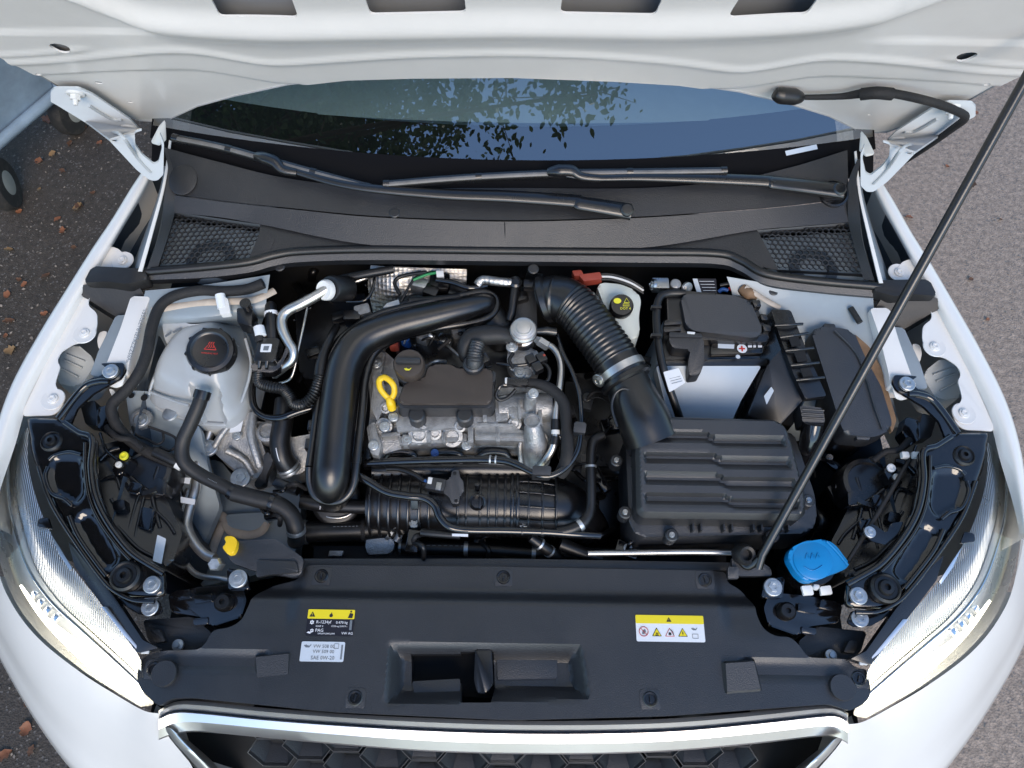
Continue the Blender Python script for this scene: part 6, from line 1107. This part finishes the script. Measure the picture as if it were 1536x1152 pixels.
tube('cable_grommet', [hh(1163, 132, .008), hh(1172, 133, .012), hh(1192, 135, .012), hh(1202, 138, .01)], [.010, .014, .014, .008], 'rubber', wh_, n=18); tube('cable_tape', [hh(1292, 129, .014), hh(1315, 125, .016), hh(1338, 127, .016)], .0105, 'fabric_tape', wh_)

# small fixings and printed marks that sit on the hoses and looms
for nm, path, i, r_, mk, par in (('hose_clamp', hp2, .35, .0172, 'plastic_smooth', h2_), ('tape_wrap', fh2, .55, .0215, 'fabric_tape', f2), ('steel_clamp', fh2, .82, .0205, 'zinc', f2), ('spring_clamp', bh, .45, .0138, 'zinc', b1), ('spring_clamp', bh, .75, .0138, 'zinc', b1), ('spring_clamp', rp, .78, .0115, 'zinc', bpy.data.objects['side_coolant_hose'])): band(nm, path, i, r_, mk, par, .004)
for q0, q1, par in (((312, 718, .802), (326, 725, .797), h1_), ((500, 790, .702), (540, 789, .702), f2), ((640, 818, .684), (700, 819, .684), b1)):
    for k in range(7): tube('printed_mark', [P(*[a_ + (b_ - a_) * (k / 7) for a_, b_ in zip(q0, q1)]), P(*[a_ + (b_ - a_) * ((k + .55) / 7) for a_, b_ in zip(q0, q1)])], .0007, 'ink_grey', par, n=5)
rk = random.Random(21)
clut = [(455, 480), (470, 455), (530, 455), (445, 540), (845, 620), (860, 700), (900, 720), (915, 640), (880, 600), (1240, 690), (1255, 740), (1290, 740), (1210, 700), (1320, 700), (870, 470), (960, 540), (780, 440), (620, 812), (720, 812), (940, 825), (1180, 780), (410, 770), (470, 700), (430, 730)]
for u, v in clut:
    z_ = rk.uniform(.66, .74); p = P(u, v, z_); a_ = rk.uniform(0, 3.1)
    bk = box('bracket', p, (rk.uniform(.03, .06), rk.uniform(.015, .03), rk.uniform(.01, .03)), rk.choice(['plastic_smooth', 'gloss_black', 'plastic', 'gloss_black']), car, rz=a_, bev=.003)
    if rk.random() < .6: bolt(p + V((0, 0, .016)), rk.uniform(.004, .006), bk, rk.choice(['zinc', 'steel', 'gloss_black']))
    for k in range(2):
        L_ = rk.uniform(20, 45); b_ = rk.uniform(0, 6.28); tube('wire', [(u, v, z_ + .015), (u + L_ * .5 * math.cos(b_), v + L_ * .4 * math.sin(b_), z_ + .03), (u + L_ * math.cos(b_ + .5), v + L_ * .8 * math.sin(b_ + .5), z_)], rk.uniform(.0018, .005), rk.choice(['gloss_black', 'rubber', 'fabric_tape', 'plastic_smooth']), bk, n=8)
# ================================================================== around the car
# fallen leaves, each one on its own
def leaf_mesh(kind, seed):
    rnd = random.Random(seed); b = bmesh.new(); n = 7; L = []
    for i in range(n):
        t = i / (n - 1); wd = .42 * math.sin(math.pi * min(1, t * .93 + .04)) ** .8 * (1 + .25 * math.sin(t * 21 + seed)); zc = .10 * math.sin(t * 3 + seed) + .04
        L.append([b.verts.new((t - .5, -wd, zc + .16 + rnd.uniform(-.06, .08))), b.verts.new((t - .5, 0, zc)), b.verts.new((t - .5, wd, zc + .12 + rnd.uniform(-.06, .1)))])
    for a, c in zip(L, L[1:]):
        for k in range(2): b.faces.new((a[k], a[k + 1], c[k + 1], c[k]))
    me = bpy.data.meshes.new('fallen_leaf'); b.to_mesh(me); b.free(); me.polygons.foreach_set('use_smooth', [True] * len(me.polygons)); me.materials.append(MT[kind]); return me
LM = {k: [leaf_mesh(k, i) for i in range(4)] for k in ('leaf_brown', 'leaf_orange', 'leaf_yellow')}
spots = [(72, 182, 22), (107, 217, 14), (60, 243, 20), (95, 258, 14), (118, 312, 20), (95, 347, 16), (120, 310, 16), (88, 330, 14), (20, 295, 18), (15, 376, 14), (38, 428, 12), (70, 415, 16), (12, 443, 14), (15, 483, 18), (17, 526, 20), (68, 471, 14), (30, 420, 12), (10, 505, 12), (128, 193, 14), (80, 232, 14), (150, 215, 12), (112, 372, 10), (30, 318, 12), (140, 290, 10), (60, 285, 10),
         (40, 1093, 18), (50, 1126, 14), (8, 1133, 20), (42, 1056, 12), (25, 985, 10), (1462, 172, 14), (1458, 278, 14), (1362, 328, 14), (1455, 420, 9), (1508, 920, 12), (1420, 250, 8), (1500, 330, 8), (1480, 480, 8)]
CN = {'leaf_brown': 'dark brown', 'leaf_orange': 'rust orange', 'leaf_yellow': 'tan yellow'}
ORD = 'first second third fourth fifth sixth seventh eighth ninth tenth eleventh twelfth thirteenth fourteenth'.split()
rnd = random.Random(3); zones = {}
spots = [(u, v, px, ('leaf_orange', 'leaf_brown', 'leaf_orange', 'leaf_brown', 'leaf_yellow')[i % 5]) for i, (u, v, px) in enumerate(spots)]
for i, (u, v, px, k) in enumerate(sorted(spots, key=lambda q: q[1])):
    zn = 'right of the car' if u > 800 else 'left of the hood' if v < 700 else 'by the left bumper'
    n_ = zones[(zn, k)] = zones.get((zn, k), 0) + 1
    o = bpy.data.objects.new('fallen_leaf', LM[k][i % 4]); col.objects.link(o); p = P(u, v, 0)
    o.location = p + V((0, 0, .003)); sz = px / 480 * .95; o.scale = (sz, sz * rnd.uniform(.7, 1), sz); o.rotation_euler = (rnd.uniform(-.2, .2), rnd.uniform(-.2, .2), rnd.uniform(0, 6.28))
    o['label'] = f'{CN[k]} fallen leaf on the asphalt {zn}, {ORD[n_ - 1]} such from the top'; o['category'] = 'leaf'; o['group'] = 'fallen leaves on the asphalt'
# crumbs of leaf and grit
b = bmesh.new()
for i in range(1000):
    if i % 4: u, v = rnd.uniform(-60, 230), rnd.uniform(130, 620) if i % 5 else rnd.uniform(880, 1160)
    else: u, v = rnd.uniform(1300, 1600), rnd.uniform(130, 1160)
    p = P(u, v, .002); s_ = rnd.uniform(.002, .0065); a = rnd.uniform(0, 6.28); e1 = V((math.cos(a), math.sin(a), rnd.uniform(-.3, .3))) * s_; e2 = V((-math.sin(a), math.cos(a), rnd.uniform(-.3, .3))) * s_ * rnd.uniform(.4, .9)
    b.faces.new([b.verts.new(p + V((0, 0, .002)) + q) for q in (-e1, e2 * .8, e1, -e2)])
gr = finish(b, 'grit', 'chip', None, kind='stuff', recalc=False); gr['label'] = 'pale crumbs of grit and leaf scattered on the asphalt'
# wheeled waste container at the edge of the picture
bin_ = thing('waste_container', 'blue grey wheeled metal container standing on the asphalt beside the car', 'container', P(-80, 140, 0))
def wc(u, v, z): return P(u, v, z) - bin_.location
c0, c1_, dirx = P(74, 140, .22), P(0, 203, .22), None
ex = (c1_ - c0).normalized(); ey = V((-ex.y, ex.x, 0)); ey = ey if ey.x < 0 else -ey
L0 = c0 - ex * .02 - bin_.location
def cx_(a, b, z): return L0 + ex * a + ey * b + V((0, 0, z - .22))
body = loft('tub', [[cx_(a, b, z) for a, b in ((0, 0), (1.2, 0), (1.2, .9), (0, .9), (0, 0))] for z in (.22,)] + [[cx_(a, b, .95) for a, b in ((-.10, -.12), (1.3, -.12), (1.3, 1.02), (-.10, 1.02), (-.10, -.12))]], 'blue_metal', bin_, ku=1)
tube('bottom_rim', [cx_(a, b, .22) for a, b in ((-.02, -.02), (1.22, -.02), (1.22, .92), (-.02, .92), (-.02, -.02))], .02, 'blue_metal', bin_, smooth=False, n=8)
for a in (.3, .6, .9): tube('stiffener', [cx_(a, -.004, .24), cx_(a, -.12, .93)], .018, 'blue_metal', bin_, smooth=False, n=8)
for (u, v), ax in (((2, 276), (1, .25, 0)), ((104, 164), (1, -.2, 0))):
    p = P(u, v, .085) - bin_.location; wh = lathe('wheel', [(.055, -.026), (.085, -.024), (.092, -.012), (.092, .012), (.085, .024), (.055, .026)], p, 'tyre', bin_, ax); lathe('hub', [(0, .030), (.03, .030), (.054, .022), (.054, -.022), (.03, -.03), (0, -.03)], p, 'hub', wh, ax)
    tube('caster_fork', [p + V((-.05, 0, .0)), p + V((-.06, 0, .10)), p + V((-.03, 0, .16))], .014, 'blue_metal', bin_, n=8)
# tree whose leafy limbs hang over the car (seen mirrored in the windshield)
tree = thing('tree', 'broadleaf tree leaning over the car, mirrored in the windshield', 'tree', (-5.6, -.4, 0))
tube('trunk', [V((0, 0, -.1)), V((.05, .05, 1.5)), V((.2, .2, 3.2)), V((.7, .4, 4.8)), V((1.4, .6, 6.2)), V((2.0, .8, 8))], [.26, .22, .19, .16, .11, .05], 'bark', tree, n=12)
limbs = []; rt = random.Random(11)
for i in range(74):
    a = V((rt.uniform(.6, 1.9), .5 + rt.uniform(-.2, .3), rt.uniform(4.6, 7.4))); ang = rt.uniform(-1.0, 1.0); ln = rt.uniform(3.2, 5.2) if i >= 54 else rt.uniform(1.2, 5.3) if i < 42 else rt.uniform(1, 2)
    if 48 <= i < 54: ang += math.pi
    e = a + V((math.cos(ang * .6) * ln, math.sin(ang) * ln * .55, rt.uniform(-.5, .7))); m_ = a.lerp(e, .5) + V((0, 0, rt.uniform(.05, .4)))
    limbs.append((a, m_, e)); tube('limb', [a, m_, e], [.045, .025, .006], 'bark', tree, n=6, k=5)
b = bmesh.new(); twigs = []
for a, m_, e in limbs:
    path = catmull([a, m_, e], 8)
    for q in range(20):
        t = rt.uniform(.1, 1.02); c = path[min(len(path) - 1, int(t * (len(path) - 1)))]; tw = c + V((rt.gauss(0, .34), rt.gauss(0, .34), rt.gauss(-.05, .22)))
        if tw.x > 6.0 and rt.random() < .5: continue
        twigs.append((c, tw))
        for _ in range(48):
            p = c.lerp(tw, rt.random()) + V((rt.gauss(0, .09), rt.gauss(0, .09), rt.gauss(0, .10))); s_ = rt.uniform(.018, .042)
            d1 = V((rt.gauss(0, 1), rt.gauss(0, 1), rt.gauss(-.2, .4))).normalized(); d2 = d1.cross(V((rt.gauss(0, .4), rt.gauss(0, .4), 1))).normalized() * .62
            b.faces.new([b.verts.new(p + (d1 * x + d2 * y) * s_) for x, y in ((-1, 0), (-.4, .8), (.3, .75), (1.1, 0), (.3, -.75), (-.4, -.8))])
finish(b, 'crown', 'leaf_green', tree, recalc=False)
b = bmesh.new()
for c, tw in twigs: tube_bm(b, [c, c.lerp(tw, .5) + V((0, 0, .04)), tw], [.006, .004, .002], 4)
finish(b, 'twig_spray', 'bark', tree, recalc=False, kind='stuff')
